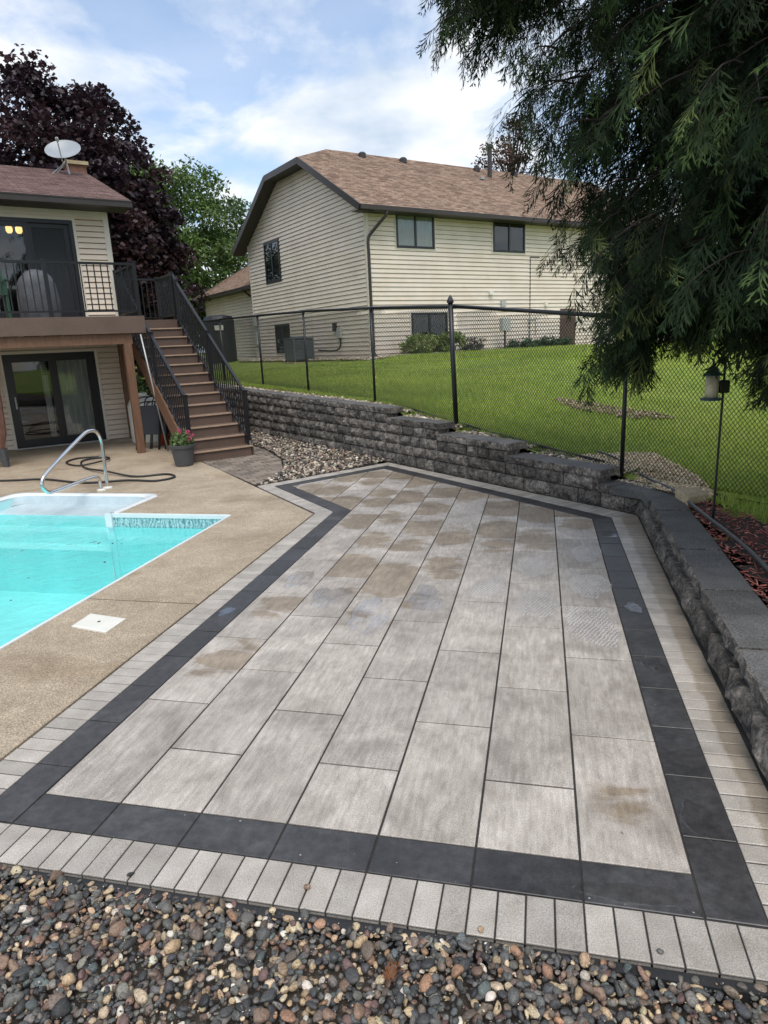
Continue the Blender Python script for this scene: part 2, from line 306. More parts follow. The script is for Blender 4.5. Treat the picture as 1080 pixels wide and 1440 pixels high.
    def puddle(name, tint, ripple, fscale):
        t = NT(name); t.t.nodes.remove(t.b); tr = t.n('ShaderNodeBsdfTransparent'); tr.inputs[0].default_value = (*tint, 1)
        gl = t.n('ShaderNodeBsdfGlossy'); gl.inputs['Roughness'].default_value = .22 if ripple else .07
        w = t.n('ShaderNodeTexWave'); w.inputs['Scale'].default_value = 13; w.inputs['Distortion'].default_value = 2.6; w.inputs['Detail'].default_value = 2; t.l(t.mapping(rad(38)), w.inputs[0])
        w2 = t.n('ShaderNodeTexWave'); w2.inputs['Scale'].default_value = 10; w2.inputs['Distortion'].default_value = 3; t.l(t.mapping(rad(-62)), w2.inputs[0])
        rip = t.math('MULTIPLY', w.outputs['Fac'], t.math('ADD', t.math('MULTIPLY', w2.outputs['Fac'], .5), .5)); h = t.math('ADD', t.math('MULTIPLY', rip, ripple), t.noise(25, 3, .6))
        bp = t.n('ShaderNodeBump'); bp.inputs['Strength'].default_value = .30 if ripple else .10; bp.inputs['Distance'].default_value = .006; t.l(h, bp.inputs['Height'])
        t.l(bp.outputs[0], gl.inputs['Normal'])
        f = t.math('MULTIPLY', t.math('MULTIPLY', t.schlick(.02, bp.outputs[0]), fscale, True), t.ramp(t.noise(8, 4, .6), .34, .52) if not ripple else t.ramp(t.noise(14, 3, .6), .22, .38))
        ms = t.n('ShaderNodeMixShader'); t.l(f, ms.inputs[0]); t.l(tr.outputs[0], ms.inputs[1]); t.l(gl.outputs[0], ms.inputs[2]); out = ms.outputs[0]
        if ripple:      # pale joint dust haze, plus sky reflection painted white along the ripples
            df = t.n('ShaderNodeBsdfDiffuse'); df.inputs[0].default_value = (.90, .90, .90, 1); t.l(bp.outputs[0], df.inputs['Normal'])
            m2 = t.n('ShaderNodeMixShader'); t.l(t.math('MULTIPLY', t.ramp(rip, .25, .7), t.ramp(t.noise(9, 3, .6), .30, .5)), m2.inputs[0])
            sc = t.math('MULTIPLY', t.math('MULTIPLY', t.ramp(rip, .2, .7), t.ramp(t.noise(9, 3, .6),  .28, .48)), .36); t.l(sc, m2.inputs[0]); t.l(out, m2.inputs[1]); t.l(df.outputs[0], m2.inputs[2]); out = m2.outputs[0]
        t.l(out, t.out.inputs[0]); return t.m
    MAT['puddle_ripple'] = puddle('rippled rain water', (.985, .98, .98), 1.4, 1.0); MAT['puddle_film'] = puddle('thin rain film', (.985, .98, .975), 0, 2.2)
    t = NT('warm lamp shade'); t.set(Base_Color=(.9, .7, .4), Emission_Color=(1, .62, .22), Emission_Strength=1.6); MAT['lamp'] = t.m
make_materials()

# ------------------------------------------------------------------ mesh helpers
def link(o, parent=None):
    COL.objects.link(o)
    if parent is not None: o.parent = parent
    return o
def tag(o, label=None, cat=None, group=None, kind=None):
    for k, v in (('label', label), ('category', cat), ('group', group), ('kind', kind)):
        if v: o[k] = v
    return o
def thing(name, label, cat, loc=(0, 0, 0), group=None):
    o = bpy.data.objects.new(name, None); o.location = loc; o.empty_display_size = .1; link(o)
    return tag(o, label, cat, group)
def uvbox(me):
    pass
class MB:
    def __init__(s): s.v = []; s.f = []; s.uv = None
    def quad(s, a, b, c, d):
        i = len(s.v); s.v += [a, b, c, d]; s.f.append((i, i+1, i+2, i+3)); return s
    def face(s, pts):
        i = len(s.v); s.v += list(pts); s.f.append(tuple(range(i, i+len(pts)))); return s
    def hexa(s, p):            # eight corners, bottom ring then top ring, counterclockwise seen from above
        i = len(s.v); s.v += list(p)
        s.f += [(i+3, i+2, i+1, i), (i+4, i+5, i+6, i+7)] + [(i+k, i+(k+1) % 4, i+4+(k+1) % 4, i+4+k) for k in range(4)]; return s
    def box(s, fr, u0, u1, v0, v1, z0, z1):
        if u0 > u1: u0, u1 = u1, u0
        if v0 > v1: v0, v1 = v1, v0
        P = [fr(u0, v0), fr(u1, v0), fr(u1, v1), fr(u0, v1)]
        ax, ay = P[1][0]-P[0][0], P[1][1]-P[0][1]; bx, by = P[3][0]-P[0][0], P[3][1]-P[0][1]
        if ax*by - ay*bx < 0: P = [P[0], P[3], P[2], P[1]]
        return s.hexa([(p[0], p[1], z0) for p in P] + [(p[0], p[1], z1) for p in P])
    def bar(s, a, b, w, h=None, upv=(0, 0, 1)):
        a, b = Vector(a), Vector(b); h = h or w; d = (b-a).normalized(); up = Vector(upv)
        if abs(d.dot(up)) > .98: up = Vector((HU[0], HU[1], 0))
        x = d.cross(up).normalized(); y = x.cross(d).normalized()
        P = [a - x*w/2 - y*h/2, a + x*w/2 - y*h/2, a + x*w/2 + y*h/2, a - x*w/2 + y*h/2]
        Q = [p + (b-a) for p in P]
        i = len(s.v); s.v += [tuple(q) for q in P+Q]
        s.f += [(i, i+1, i+2, i+3), (i+7, i+6, i+5, i+4)] + [(i+(k+1) % 4, i+k, i+4+k, i+4+(k+1) % 4) for k in range(4)]; return s
    def tube(s, path, r, n=10, caps=True):
        P = [Vector(p) for p in path]; m = len(P); R = r if isinstance(r, (list, tuple)) else [r]*m
        nrm = None; base = len(s.v)
        for i in range(m):
            t = (P[min(i+1, m-1)] - P[max(i-1, 0)]).normalized()
            if nrm is None:
                nrm = t.orthogonal().normalized()
            else:
                nrm = (nrm - t*nrm.dot(t)).normalized()
            bn = t.cross(nrm)
            for k in range(n):
                a = 2*math.pi*k/n; s.v.append(tuple(P[i] + (nrm*math.cos(a) + bn*math.sin(a))*R[i]))
        for i in range(m-1):
            for k in range(n):
                s.f.append((base+i*n+k, base+i*n+(k+1) % n, base+(i+1)*n+(k+1) % n, base+(i+1)*n+k))
        if caps:
            s.f.append(tuple(base+k for k in reversed(range(n)))); s.f.append(tuple(base+(m-1)*n+k for k in range(n)))
        return s
    def lathe(s, prof, c=(0, 0, 0), n=20):
        base = len(s.v); m = len(prof)
        for (r, z) in prof:
            for k in range(n):
                a = 2*math.pi*k/n; s.v.append((c[0]+r*math.cos(a), c[1]+r*math.sin(a), c[2]+z))
        for i in range(m-1):
            for k in range(n): s.f.append((base+i*n+k, base+i*n+(k+1) % n, base+(i+1)*n+(k+1) % n, base+(i+1)*n+k))
        s.f.append(tuple(base+k for k in reversed(range(n)))); s.f.append(tuple(base+(m-1)*n+k for k in range(n))); return s
    def mesh(s, name, mat, smooth=False):
        me = bpy.data.meshes.new(name); me.from_pydata([tuple(v) for v in s.v], [], s.f); me.validate()
        if mat: me.materials.append(MAT[mat])
        if smooth: me.shade_smooth()
        return me
    def build(s, name, mat, parent=None, smooth=False, bevel=0):
        o = bpy.data.objects.new(name, s.mesh(name, mat, smooth)); link(o, parent)
        if parent is not None and parent.type == 'EMPTY':
            l = parent.location
            for v in o.data.vertices: v.co -= l
        elif parent is not None and parent.parent is not None and parent.parent.type == 'EMPTY':
            l = parent.parent.location
            for v in o.data.vertices: v.co -= l
        if bevel:
            b = o.modifiers.new('bevel', 'BEVEL'); b.width = bevel; b.segments = 2; b.limit_method = 'ANGLE'
        return o

def fast_mesh(name, verts, faces, mat, tint=None, smooth=False):
    """numpy verts (N,3), faces (M,3); tint (N,3)"""
    me = bpy.data.meshes.new(name); n, m = len(verts), len(faces); k = faces.shape[1]
    me.vertices.add(n); me.vertices.foreach_set('co', np.asarray(verts, np.float32).ravel())
    me.loops.add(m*k); me.loops.foreach_set('vertex_index', np.asarray(faces, np.int32).ravel())
    me.polygons.add(m); me.polygons.foreach_set('loop_start', np.arange(0, m*k, k, dtype=np.int32)); me.polygons.foreach_set('loop_total', np.full(m, k, np.int32))
    if smooth: me.polygons.foreach_set('use_smooth', np.ones(m, bool))
    me.update(calc_edges=True)
    if tint is not None:
        at = me.color_attributes.new('tint', 'FLOAT_COLOR', 'POINT'); c = np.ones((n, 4), np.float32); c[:, :3] = tint; at.data.foreach_set('color', c.ravel())
    me.materials.append(MAT[mat]); return me
def scatter(tv, tf, mats, locs):
    """copies of one template: mats (K,3,3), locs (K,3)"""
    K, n = len(locs), len(tv)
    V = np.einsum('kij,nj->kni', mats, tv) + locs[:, None, :]
    F = tf[None] + (np.arange(K) * n)[:, None, None]
    return V.reshape(-1, 3), F.reshape(-1, tf.shape[1])
def rot_mats(K, tilt=math.pi):
    yaw = RNG.uniform(0, 2*np.pi, K); p = RNG.uniform(-tilt, tilt, K); r = RNG.uniform(-tilt, tilt, K)
    def Rz(a): c, s = np.cos(a), np.sin(a); z = np.zeros_like(a); o = z+1; return np.stack([np.stack([c, -s, z], -1), np.stack([s, c, z], -1), np.stack([z, z, o], -1)], 1)
    def Rx(a): c, s = np.cos(a), np.sin(a); z = np.zeros_like(a); o = z+1; return np.stack([np.stack([o, z, z], -1), np.stack([z, c, -s], -1), np.stack([z, s, c], -1)], 1)
    def Ry(a): c, s = np.cos(a), np.sin(a); z = np.zeros_like(a); o = z+1; return np.stack([np.stack([c, z, s], -1), np.stack([z, o, z], -1), np.stack([-s, z, c], -1)], 1)
    return Rz(yaw) @ Rx(p) @ Ry(r)
def ico(sub):
    if sub == 0:
        return np.array([(1, 0, 0), (-1, 0, 0), (0, 1, 0), (0, -1, 0), (0, 0, 1), (0, 0, -1.)]), np.array([(0, 2, 4), (2, 1, 4), (1, 3, 4), (3, 0, 4), (2, 0, 5), (1, 2, 5), (3, 1, 5), (0, 3, 5)])
    bm = bmesh.new(); bmesh.ops.create_icosphere(bm, subdivisions=sub, radius=1)
    v = np.array([x.co[:] for x in bm.verts]); f = np.array([[q.index for q in p.verts] for p in bm.faces]); bm.free(); return v, f
def inpoly(x, y, poly):
    c = np.zeros(len(x), bool); n = len(poly)
    for i in range(n):
        (x0, y0), (x1, y1) = poly[i][:2], poly[(i+1) % n][:2]
        c ^= ((y0 > y) != (y1 > y)) & (x < (x1-x0)*(y-y0)/((y1-y0) or 1e-9) + x0)
    return c
def clip(poly, p, nrm):       # keep the side where (q-p).nrm <= 0
    out = []; n = len(poly)
    for i in range(n):
        a, b = poly[i], poly[(i+1) % n]
        da = (a[0]-p[0])*nrm[0] + (a[1]-p[1])*nrm[1]; db = (b[0]-p[0])*nrm[0] + (b[1]-p[1])*nrm[1]
        if da <= 0: out.append(a)
        if (da < 0 < db) or (db < 0 < da):
            t = da/(da-db); out.append((a[0]+(b[0]-a[0])*t, a[1]+(b[1]-a[1])*t))
    return out
def area(p): return .5*sum(p[i][0]*p[(i+1) % len(p)][1] - p[(i+1) % len(p)][0]*p[i][1] for i in range(len(p)))
def inset(poly, d):
    n = len(poly); out = []
    for i in range(n):
        p0, p1, p2 = poly[i-1], poly[i], poly[(i+1) % n]
        def nr(a, b):
            l = math.hypot(b[0]-a[0], b[1]-a[1]) or 1e-9; return (-(b[1]-a[1])/l, (b[0]-a[0])/l)
        n0, n1 = nr(p0, p1), nr(p1, p2); k = 1 + n0[0]*n1[0] + n0[1]*n1[1]; k = max(k, .25)
        out.append((p1[0] + (n0[0]+n1[0])*d/k, p1[1] + (n0[1]+n1[1])*d/k))
    return out
def dedupe(p):
    o = []
    for q in p:
        if not o or math.hypot(q[0]-o[-1][0], q[1]-o[-1][1]) > .004: o.append(q)
    if len(o) > 1 and math.hypot(o[0][0]-o[-1][0], o[0][1]-o[-1][1]) < .004: o.pop()
    return o
def paver(name, poly, parent, mat, gap=.003, ztop=0.0, thick=.05, cham=.004, color=None, tilt=.0007):
    """one paving piece from a convex outline in the patio frame"""
    poly = dedupe(poly)
    if len(poly) < 3: return None
    if area(poly) < 0: poly = poly[::-1]
    if area(poly) < .0012: return None
    q = inset(poly, gap); t = inset(q, cham); cx = sum(p[0] for p in poly)/len(poly); cy = sum(p[1] for p in poly)/len(poly)
    if area(t) < .0004: return None
    tx, ty, dz = (random.uniform(-tilt, tilt) for _ in range(3)); n = len(q)
    hz = lambda p: ztop + dz + (p[0]-cx)*tx*3 + (p[1]-cy)*ty*3
    v = [(p[0]-cx, p[1]-cy, ztop-thick) for p in q] + [(p[0]-cx, p[1]-cy, hz(p)-cham*.8) for p in q] + [(p[0]-cx, p[1]-cy, hz(p)) for p in t]
    f = [(i, (i+1) % n, n+(i+1) % n, n+i) for i in range(n)] + [(n+i, n+(i+1) % n, 2*n+(i+1) % n, 2*n+i) for i in range(n)] + [tuple(range(2*n, 3*n))]
    me = bpy.data.meshes.new(name); me.from_pydata(v, [], f); me.materials.append(MAT[mat])
    o = bpy.data.objects.new(name, me); link(o, parent); o.location = pw(cx, cy); o.rotation_euler = (0, 0, -PA)
    if color: o.color = (*color, 1)
    return o

# ------------------------------------------------------------------ ground, lawn
def build_ground():
    m = MB(); m.quad((-150, -30, -.10), (150, -30, -.10), (150, 250, -.10), (-150, 250, -.10))
    # leave the pool basin open
    m = MB()
    pool = [(-9.2, -5.0), (-3.3, -5.0), (-3.3, 4.4), (-9.2, 4.4)]
    big = [(-160, -60), (160, -60), (160, 260), (-160, 260)]
    for r in ([(-160, -60), (160, -60), (160, -5), (-160, -5)], [(-160, 6.2), (160, 6.2), (160, 260), (-160, 260)], [(-160, -5), (-9.2, -5), (-9.2, 6.2), (-160, 6.2)], [(-3.4, -5), (160, -5), (160, 6.2), (-3.4, 6.2)]):
        m.quad(*[pw(a, b, -.10) for a, b in r])
    tag(m.build('ground', 'soil'), kind='structure')
    # lawn sheet in the frame of the long wall
    ss = np.concatenate([np.linspace(-60, -8, 14), np.linspace(-7, 18, 76), np.linspace(19, 60, 20), np.linspace(70, 200, 8)])
    dd = np.concatenate([np.linspace(-14, -1, 14), np.linspace(-.8, 8, 45), np.linspace(8.5, 30, 22), np.linspace(34, 220, 20)])
    S, D = np.meshgrid(ss, dd, indexing='ij'); X = WO[0] + WD[0]*S + WN[0]*D; Y = WO[1] + WD[1]*S + WN[1]*D
    Z = terrain(X, Y); A_, B_ = to_ab(X, Y)
    Z = Z + .015*np.sin(X*1.7)*np.cos(Y*1.3)*np.clip(D, 0, 1)
    Z = Z - .06*inpoly(X.ravel(), Y.ravel(), np.array([p[:2] for p in MULCH])).reshape(X.shape)
    keep = (D > .30) | ((A_ > 1.12) & (B_ < 4.6) & (S < -.3))
    idx = np.arange(S.size).reshape(S.shape); F = []
    for i in range(len(ss)-1):
        for j in range(len(dd)-1):
            if keep[i, j] and keep[i+1, j] and keep[i, j+1] and keep[i+1, j+1]: F.append((idx[i, j], idx[i, j+1], idx[i+1, j+1], idx[i+1, j]))
    V = np.stack([X.ravel(), Y.ravel(), Z.ravel()], 1)
    F = np.array(F)[:, ::-1]
    o = link(bpy.data.objects.new('lawn', fast_mesh('lawn', V, F, 'lawn', smooth=True))); tag(o, kind='structure')
# gravel tongue and bare patch outlines in the lawn, world xy
TONGUE = [ww(1.25, .32), ww(1.35, .62), ww(1.05, 1.05), ww(.75, 1.30), ww(.42, 1.12), ww(.05, .95), ww(-.25, .72), ww(-.55, .40), ww(-.72, .12), ww(-.5, .02), ww(.3, .25)]
BARE = [ww(2.6 + 1.0*math.cos(t)*(1+.25*math.sin(3*t)), 2.7 + .32*math.sin(t)*(1+.3*math.cos(2*t))) for t in np.linspace(0, 6.283, 19)[:-1]]
MULCH = [rw(-.10, .34), rw(4, .36), rw(9, .36), rw(9, 5.5), rw(3.2, 5.5), ww(-4.2, -1.1), ww(-1.9, -.46), ww(-1.2, -.18), ww(-.66, .06), ww(-.52, .0)]

build_ground()

# ------------------------------------------------------------------ patio
FARP, FARN = (.43, 4.81), (.7009, .7133)          # line of the far right edge: slabs lie on the negative side
APL, APN = (-3.51, 6.41), (-.7726, .6349)          # apex left edge
LOP, LON = (-2.289, 5.10), (-.7312, -.6821)        # lower left edge of the widened end
W, L = .381, .822
def meet(p, n, q, m):
    d = n[0]*m[1] - n[1]*m[0]; c1 = n[0]*p[0]+n[1]*p[1]; c2 = m[0]*q[0]+m[1]*q[1]
    return ((c1*m[1]-c2*n[1])/d, (n[0]*c2-m[0]*c1)/d)
AR = .383                                          # inner line of the right border
def off(p, n, d): return (p[0]+n[0]*d, p[1]+n[1]*d)
def patio_ring(d):
    """outline of the slab field grown by d"""
    F_, A__, L_ = off(FARP, FARN, d), off(APL, APN, d), off(LOP, LON, d)
    lx = -2.286 - d; rx = AR + d
    return dict(bl=(lx, -d), br=(rx, -d), fr=meet(F_, FARN, (rx, 0), (1, 0)), ap=meet(F_, FARN, A__, APN), wl=meet(A__, APN, L_, LON), nt=meet(L_, LON, (lx, 0), (1, 0)))
R0, R1, R2 = patio_ring(0), patio_ring(.193), patio_ring(.39)
def build_patio():
    m = MB(); m.face([pw(*p, -.0055) for p in (R2['bl'], (R2['br'][0]+.2, R2['br'][1]), (R2['fr'][0]+.2, R2['fr'][1]+.2), (R2['ap'][0]+.14, R2['ap'][1]+.14), R2['ap'], R2['wl'], R2['nt'])]); root = m.build('patio', 'sand'); tag(root, kind='structure')
    for k in range(-10, 1+0+1):
        a0, a1 = k*W, (k+1)*W
        if k == 0: a1 = AR
        if k >= 1: continue
        odd = (k % 2 == 0); 
        for j in range(-1, 11):
            b0 = j*L + (0 if odd else L/2); b1 = b0 + L
            poly = [(a0, b0), (a1, b0), (a1, b1), (a0, b1)]
            poly = clip(poly, FARP, FARN) or []
            if poly: poly = clip(poly, APL, APN)
            if poly: poly = clip(poly, (0, 0), (0, -1)) if k >= -6 else clip(poly, LOP, LON)
            if not poly or len(poly) < 3: continue
            cy = sum(p[1] for p in poly)/len(poly); cx = sum(p[0] for p in poly)/len(poly)
            damp = 0
            if cy > 2.6: damp = random.uniform(.6, 1.3) if random.random() < min(.94, .5+.14*(cy-2.6)) else 0
            if cy > 5.0 and random.random() < .8: damp = random.uniform(.7, 1.3)
            if cx < -1.9 and 1 < cy < 2.2: damp = .62
            if -1.9 < cx < -.9 and 1.9 < cy < 2.6: damp = .3
            if cx > 0 and cy < .6: damp = .38
            if -.9 < cx and cy < 3.3 and cy > .6: damp = 0
            paver('slab', poly, root, 'slab', .005, 0, .05, .002, (damp, random.random(), random.random()))
    def strip(p, q, n, d0, d1, step, name, mat, cuts, colorf=None, start=0.0, gap=.0034):
        """pieces of a border course along p->q (inner line), between offsets d0 and d1 outward n, clipped by the mitre cuts"""
        dx, dy = q[0]-p[0], q[1]-p[1]; ln = math.hypot(dx, dy); t = (dx/ln, dy/ln); x = start - 3*step
        x = -math.ceil(.6/step)*step + start
        while x < ln + .7:
            c = lambda s, d: (p[0]+t[0]*s+n[0]*d, p[1]+t[1]*s+n[1]*d)
            poly = [c(x, d0), c(x+step, d0), c(x+step, d1), c(x, d1)]
            if area(poly) < 0: poly = poly[::-1]
            for cp, cn in cuts:
                poly = clip(poly, cp, cn) if poly else poly
            if poly and len(poly) >= 3:
                cx = sum(g[0] for g in poly)/len(poly); cy = sum(g[1] for g in poly)/len(poly)
                paver(name, poly, root, mat, gap, random.uniform(-.001, .001), .05, .0025, colorf(cx, cy) if colorf else (0, 0, 0))
            x += step
    def mitre(A, B, keep):        # cut line through A,B ; keep the side containing point keep
        n = (-(B[1]-A[1]), B[0]-A[0]); s = (keep[0]-A[0])*n[0] + (keep[1]-A[1])*n[1]
        return (A, n) if s <= 0 else (A, (-n[0], -n[1]))
    mid = lambda p, q: ((p[0]+q[0])/2, (p[1]+q[1])/2)
    for (d0, d1, step, name, mat) in ((0, .193, W, 'border_slab', 'dark'), (.193, .39, W/4, 'border_brick', 'brick')):
        r0, r1 = patio_ring(d0), patio_ring(d1)
        # bottom
        if mat == 'dark':
            cb = [((R0['bl'][0], 0), (-1, 0)), ((R0['br'][0], 0), (1, 0))]
        else: cb = [((r1['bl'][0], 0), (-1, 0)), ((r1['br'][0], 0), (1, 0))]
        strip((-2.286, 0), (AR, 0), (0, -1), d0, d1, step, name, mat, cb)
        low = -d1 if mat == 'dark' else -d0
        # left and right
        wetf = (lambda x, y: (1.0, 0, 0)) if mat == 'brick' else None
        strip((-2.286, 0), R0['nt'], (-1, 0), d0, d1, step, name, mat, [((0, low), (0, -1)), mitre(r0['nt'], r1['nt'], (-2.4, 2))], None, -.19 if mat == 'dark' else 0)
        wallcut = []; farcut = []
        if mat == 'brick':
            q0, q1 = to_ab(*rw(0, -.012)[:2]), to_ab(*rw(6, -.012)[:2]); wallcut = [mitre(q0, q1, (0, 2))]
            q0, q1 = to_ab(*ww(0, -.012)[:2]), to_ab(*ww(6, -.012)[:2]); farcut = [mitre(q0, q1, (-2, 4))]
            r1 = patio_ring(.50)
        strip((AR, 0), R0['fr'], (1, 0), d0, .50 if mat == 'brick' else d1, step, name, mat, [((0, low), (0, -1)), mitre(r0['fr'], r1['fr'], (.6, 2))] + wallcut, wetf, -.19 if mat == 'dark' else 0)
        # widened end and far edges
        rr1 = patio_ring(d1)
        strip(R0['nt'], R0['wl'], LON, d0, d1, step, name, mat, [mitre(r0['nt'], rr1['nt'], mid(rr1['nt'], rr1['wl'])), mitre(r0['wl'], rr1['wl'], mid(rr1['nt'], rr1['wl']))])
        strip(R0['wl'], R0['ap'], APN, d0, d1, step, name, mat, [mitre(r0['wl'], rr1['wl'], mid(rr1['ap'], rr1['wl'])), mitre(r0['ap'], rr1['ap'], mid(rr1['ap'], rr1['wl']))])
        strip(R0['ap'], R0['fr'], FARN, d0, .50 if mat == 'brick' else d1, step, name, mat, farcut + [mitre(r0['ap'], r1['ap'], mid(r1['ap'], r1['fr'])), mitre(r0['fr'], r1['fr'], mid(r1['ap'], r1['fr']))])
    return root
build_patio()

def blob(cx, cy, rx, ry, n=44, seed=0, rough=.22, rot=0):
    g = random.Random(seed); ph = [g.uniform(0, 6.28) for _ in range(4)]; out = []
    for i in range(n):
        t = 2*math.pi*i/n; k = 1 + rough*(.5*math.sin(2*t+ph[0]) + .4*math.sin(3*t+ph[1]) + .3*math.sin(5*t+ph[2]) + .15*math.sin(9*t+ph[3]))
        x, y = rx*k*math.cos(t), ry*k*math.sin(t); out.append((cx + x*math.cos(rot) - y*math.sin(rot), cy + x*math.sin(rot) + y*math.cos(rot)))
    return out
def puddle(outline, mat, label, group='rain puddles on the patio'):
    m = MB(); n = len(outline); q = inset(outline, .006)
    m.v = [pw(a, b, .0012) for a, b in outline] + [pw(a, b, .0034) for a, b in q]
    m.f = [(i, (i+1) % n, n+(i+1) % n, n+i) for i in range(n)] + [tuple(range(n, 2*n))]
    tag(m.build('puddle', mat, smooth=False), label, 'puddle', group)
PUDDLES = [
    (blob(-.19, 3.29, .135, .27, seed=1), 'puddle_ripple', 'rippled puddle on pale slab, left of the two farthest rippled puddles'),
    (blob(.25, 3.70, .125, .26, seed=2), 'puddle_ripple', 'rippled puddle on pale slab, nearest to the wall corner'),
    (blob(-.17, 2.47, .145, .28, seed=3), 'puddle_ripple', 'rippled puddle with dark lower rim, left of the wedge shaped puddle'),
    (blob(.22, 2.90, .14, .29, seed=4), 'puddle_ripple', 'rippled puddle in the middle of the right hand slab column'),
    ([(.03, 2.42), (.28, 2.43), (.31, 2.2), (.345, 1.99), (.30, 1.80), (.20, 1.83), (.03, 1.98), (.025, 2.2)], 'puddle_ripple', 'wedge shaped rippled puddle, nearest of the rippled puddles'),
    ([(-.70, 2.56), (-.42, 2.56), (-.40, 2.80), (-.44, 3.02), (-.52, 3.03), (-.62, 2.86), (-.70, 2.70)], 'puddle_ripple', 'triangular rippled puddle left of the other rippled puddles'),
    (blob(-2.10, 2.80, .10, .24, seed=7), 'puddle_film', 'thin water film on pale slab beside the left charcoal border'),
    (blob(-1.72, 2.42, .11, .26, seed=8, rough=.4), 'puddle_film', 'thin water film on pale slab, second slab column from the left border'),
    (blob(-1.33, 2.10, .14, .32, seed=9, rough=.3), 'puddle_film', 'large thin water film on the third slab column from the left'),
    (blob(-.98, 2.46, .13, .26, seed=10, rough=.3), 'puddle_film', 'thin water film on the slab left of the triangular puddle'),
    (blob(.49, 2.47, .055, .10, seed=11), 'puddle_film', 'small puddle on charcoal border slab with bubbles, farther one'),
    (blob(.50, 1.62, .06, .11, seed=12, rough=.45), 'puddle_film', 'small jagged puddle on charcoal border slab beside the wall'),
    (blob(.47, .30, .055, .15, seed=13, rough=.3, rot=.2), 'puddle_film', 'dark shiny puddle on charcoal border slab, near right corner'),
    (blob(.16, -.13, .16, .05, seed=14), 'puddle_film', 'dark damp puddle on the front charcoal border row'),
    (blob(-2.40, 2.06, .055, .08, seed=15), 'puddle_film', 'small dark puddle on the left charcoal border'),
    (blob(.50, 4.30, .06, .12, seed=16), 'puddle_film', 'dark puddle on charcoal border slab by the wall corner'),
]
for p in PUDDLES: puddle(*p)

# ------------------------------------------------------------------ concrete pool deck
def sheet(name, poly, mat, parent, ztop, thick=.10, cham=.004):
    poly = poly if area(poly) > 0 else poly[::-1]; n = len(poly); t = inset(poly, cham)
    v = [pw(a, b, ztop-thick) for a, b in poly] + [pw(a, b, ztop-cham) for a, b in poly] + [pw(a, b, ztop) for a, b in t]
    m = MB(); m.v = v; m.f = [(i, (i+1) % n, n+(i+1) % n, n+i) for i in range(n)] + [(n+i, n+(i+1) % n, 2*n+(i+1) % n, 2*n+i) for i in range(n)] + [tuple(range(2*n, 3*n))]
    return m.build(name, mat, parent)
PX0, PX1, PB = -8.94, -3.66, 4.75            # pool basin in the patio frame
AX0, AX1, AB = -7.42, -5.20, 5.76            # step alcove
def build_deck_slab():
    root = MB(); root.quad(pw(PX1+.01, -6, -.004), pw(-2.69, -6, -.004), pw(-2.69, 4.84, -.004), pw(PX1+.01, 4.84, -.004)); root = root.build('pool_deck', 'soil'); tag(root, kind='structure')
    nt = R2['nt']; wl = R2['wl']; e = .012
    sheet('concrete_panel', [(PX1+.005, -6), (nt[0]-.012, -6), (nt[0]-.012, 2.160), (PX1+.005, 2.160)], 'concrete', root, .004)
    sheet('concrete_panel', [(PX1+.005, 2.180), (nt[0]-.012, 2.180), (nt[0]-.012, nt[1]-.03), (PX1+.005, 4.80)], 'concrete', root, .004)
    sheet('concrete_panel', [(AX1+.03, 4.806), (PX1+.005, 4.806), (nt[0]-.03, nt[1]-.022), (wl[0]-.02, wl[1]-.03), (AX1+.03, 7.58)], 'concrete', root, .004)
    sheet('concrete_panel', [(-30, AB+.02), (AX1+.022, AB+.02), (AX1+.022, 7.588), (-5.86, 8.28), (-11.9, 14.9), (-30, 24)], 'concrete', root, .004)
    sheet('concrete_panel', [(-30, -6), (PX0-.01, -6), (PX0-.01, 4.81), (AX0-.03, 4.81), (AX0-.03, AB+.012), (-30, AB+.012)], 'concrete', root, .004)
build_deck_slab()

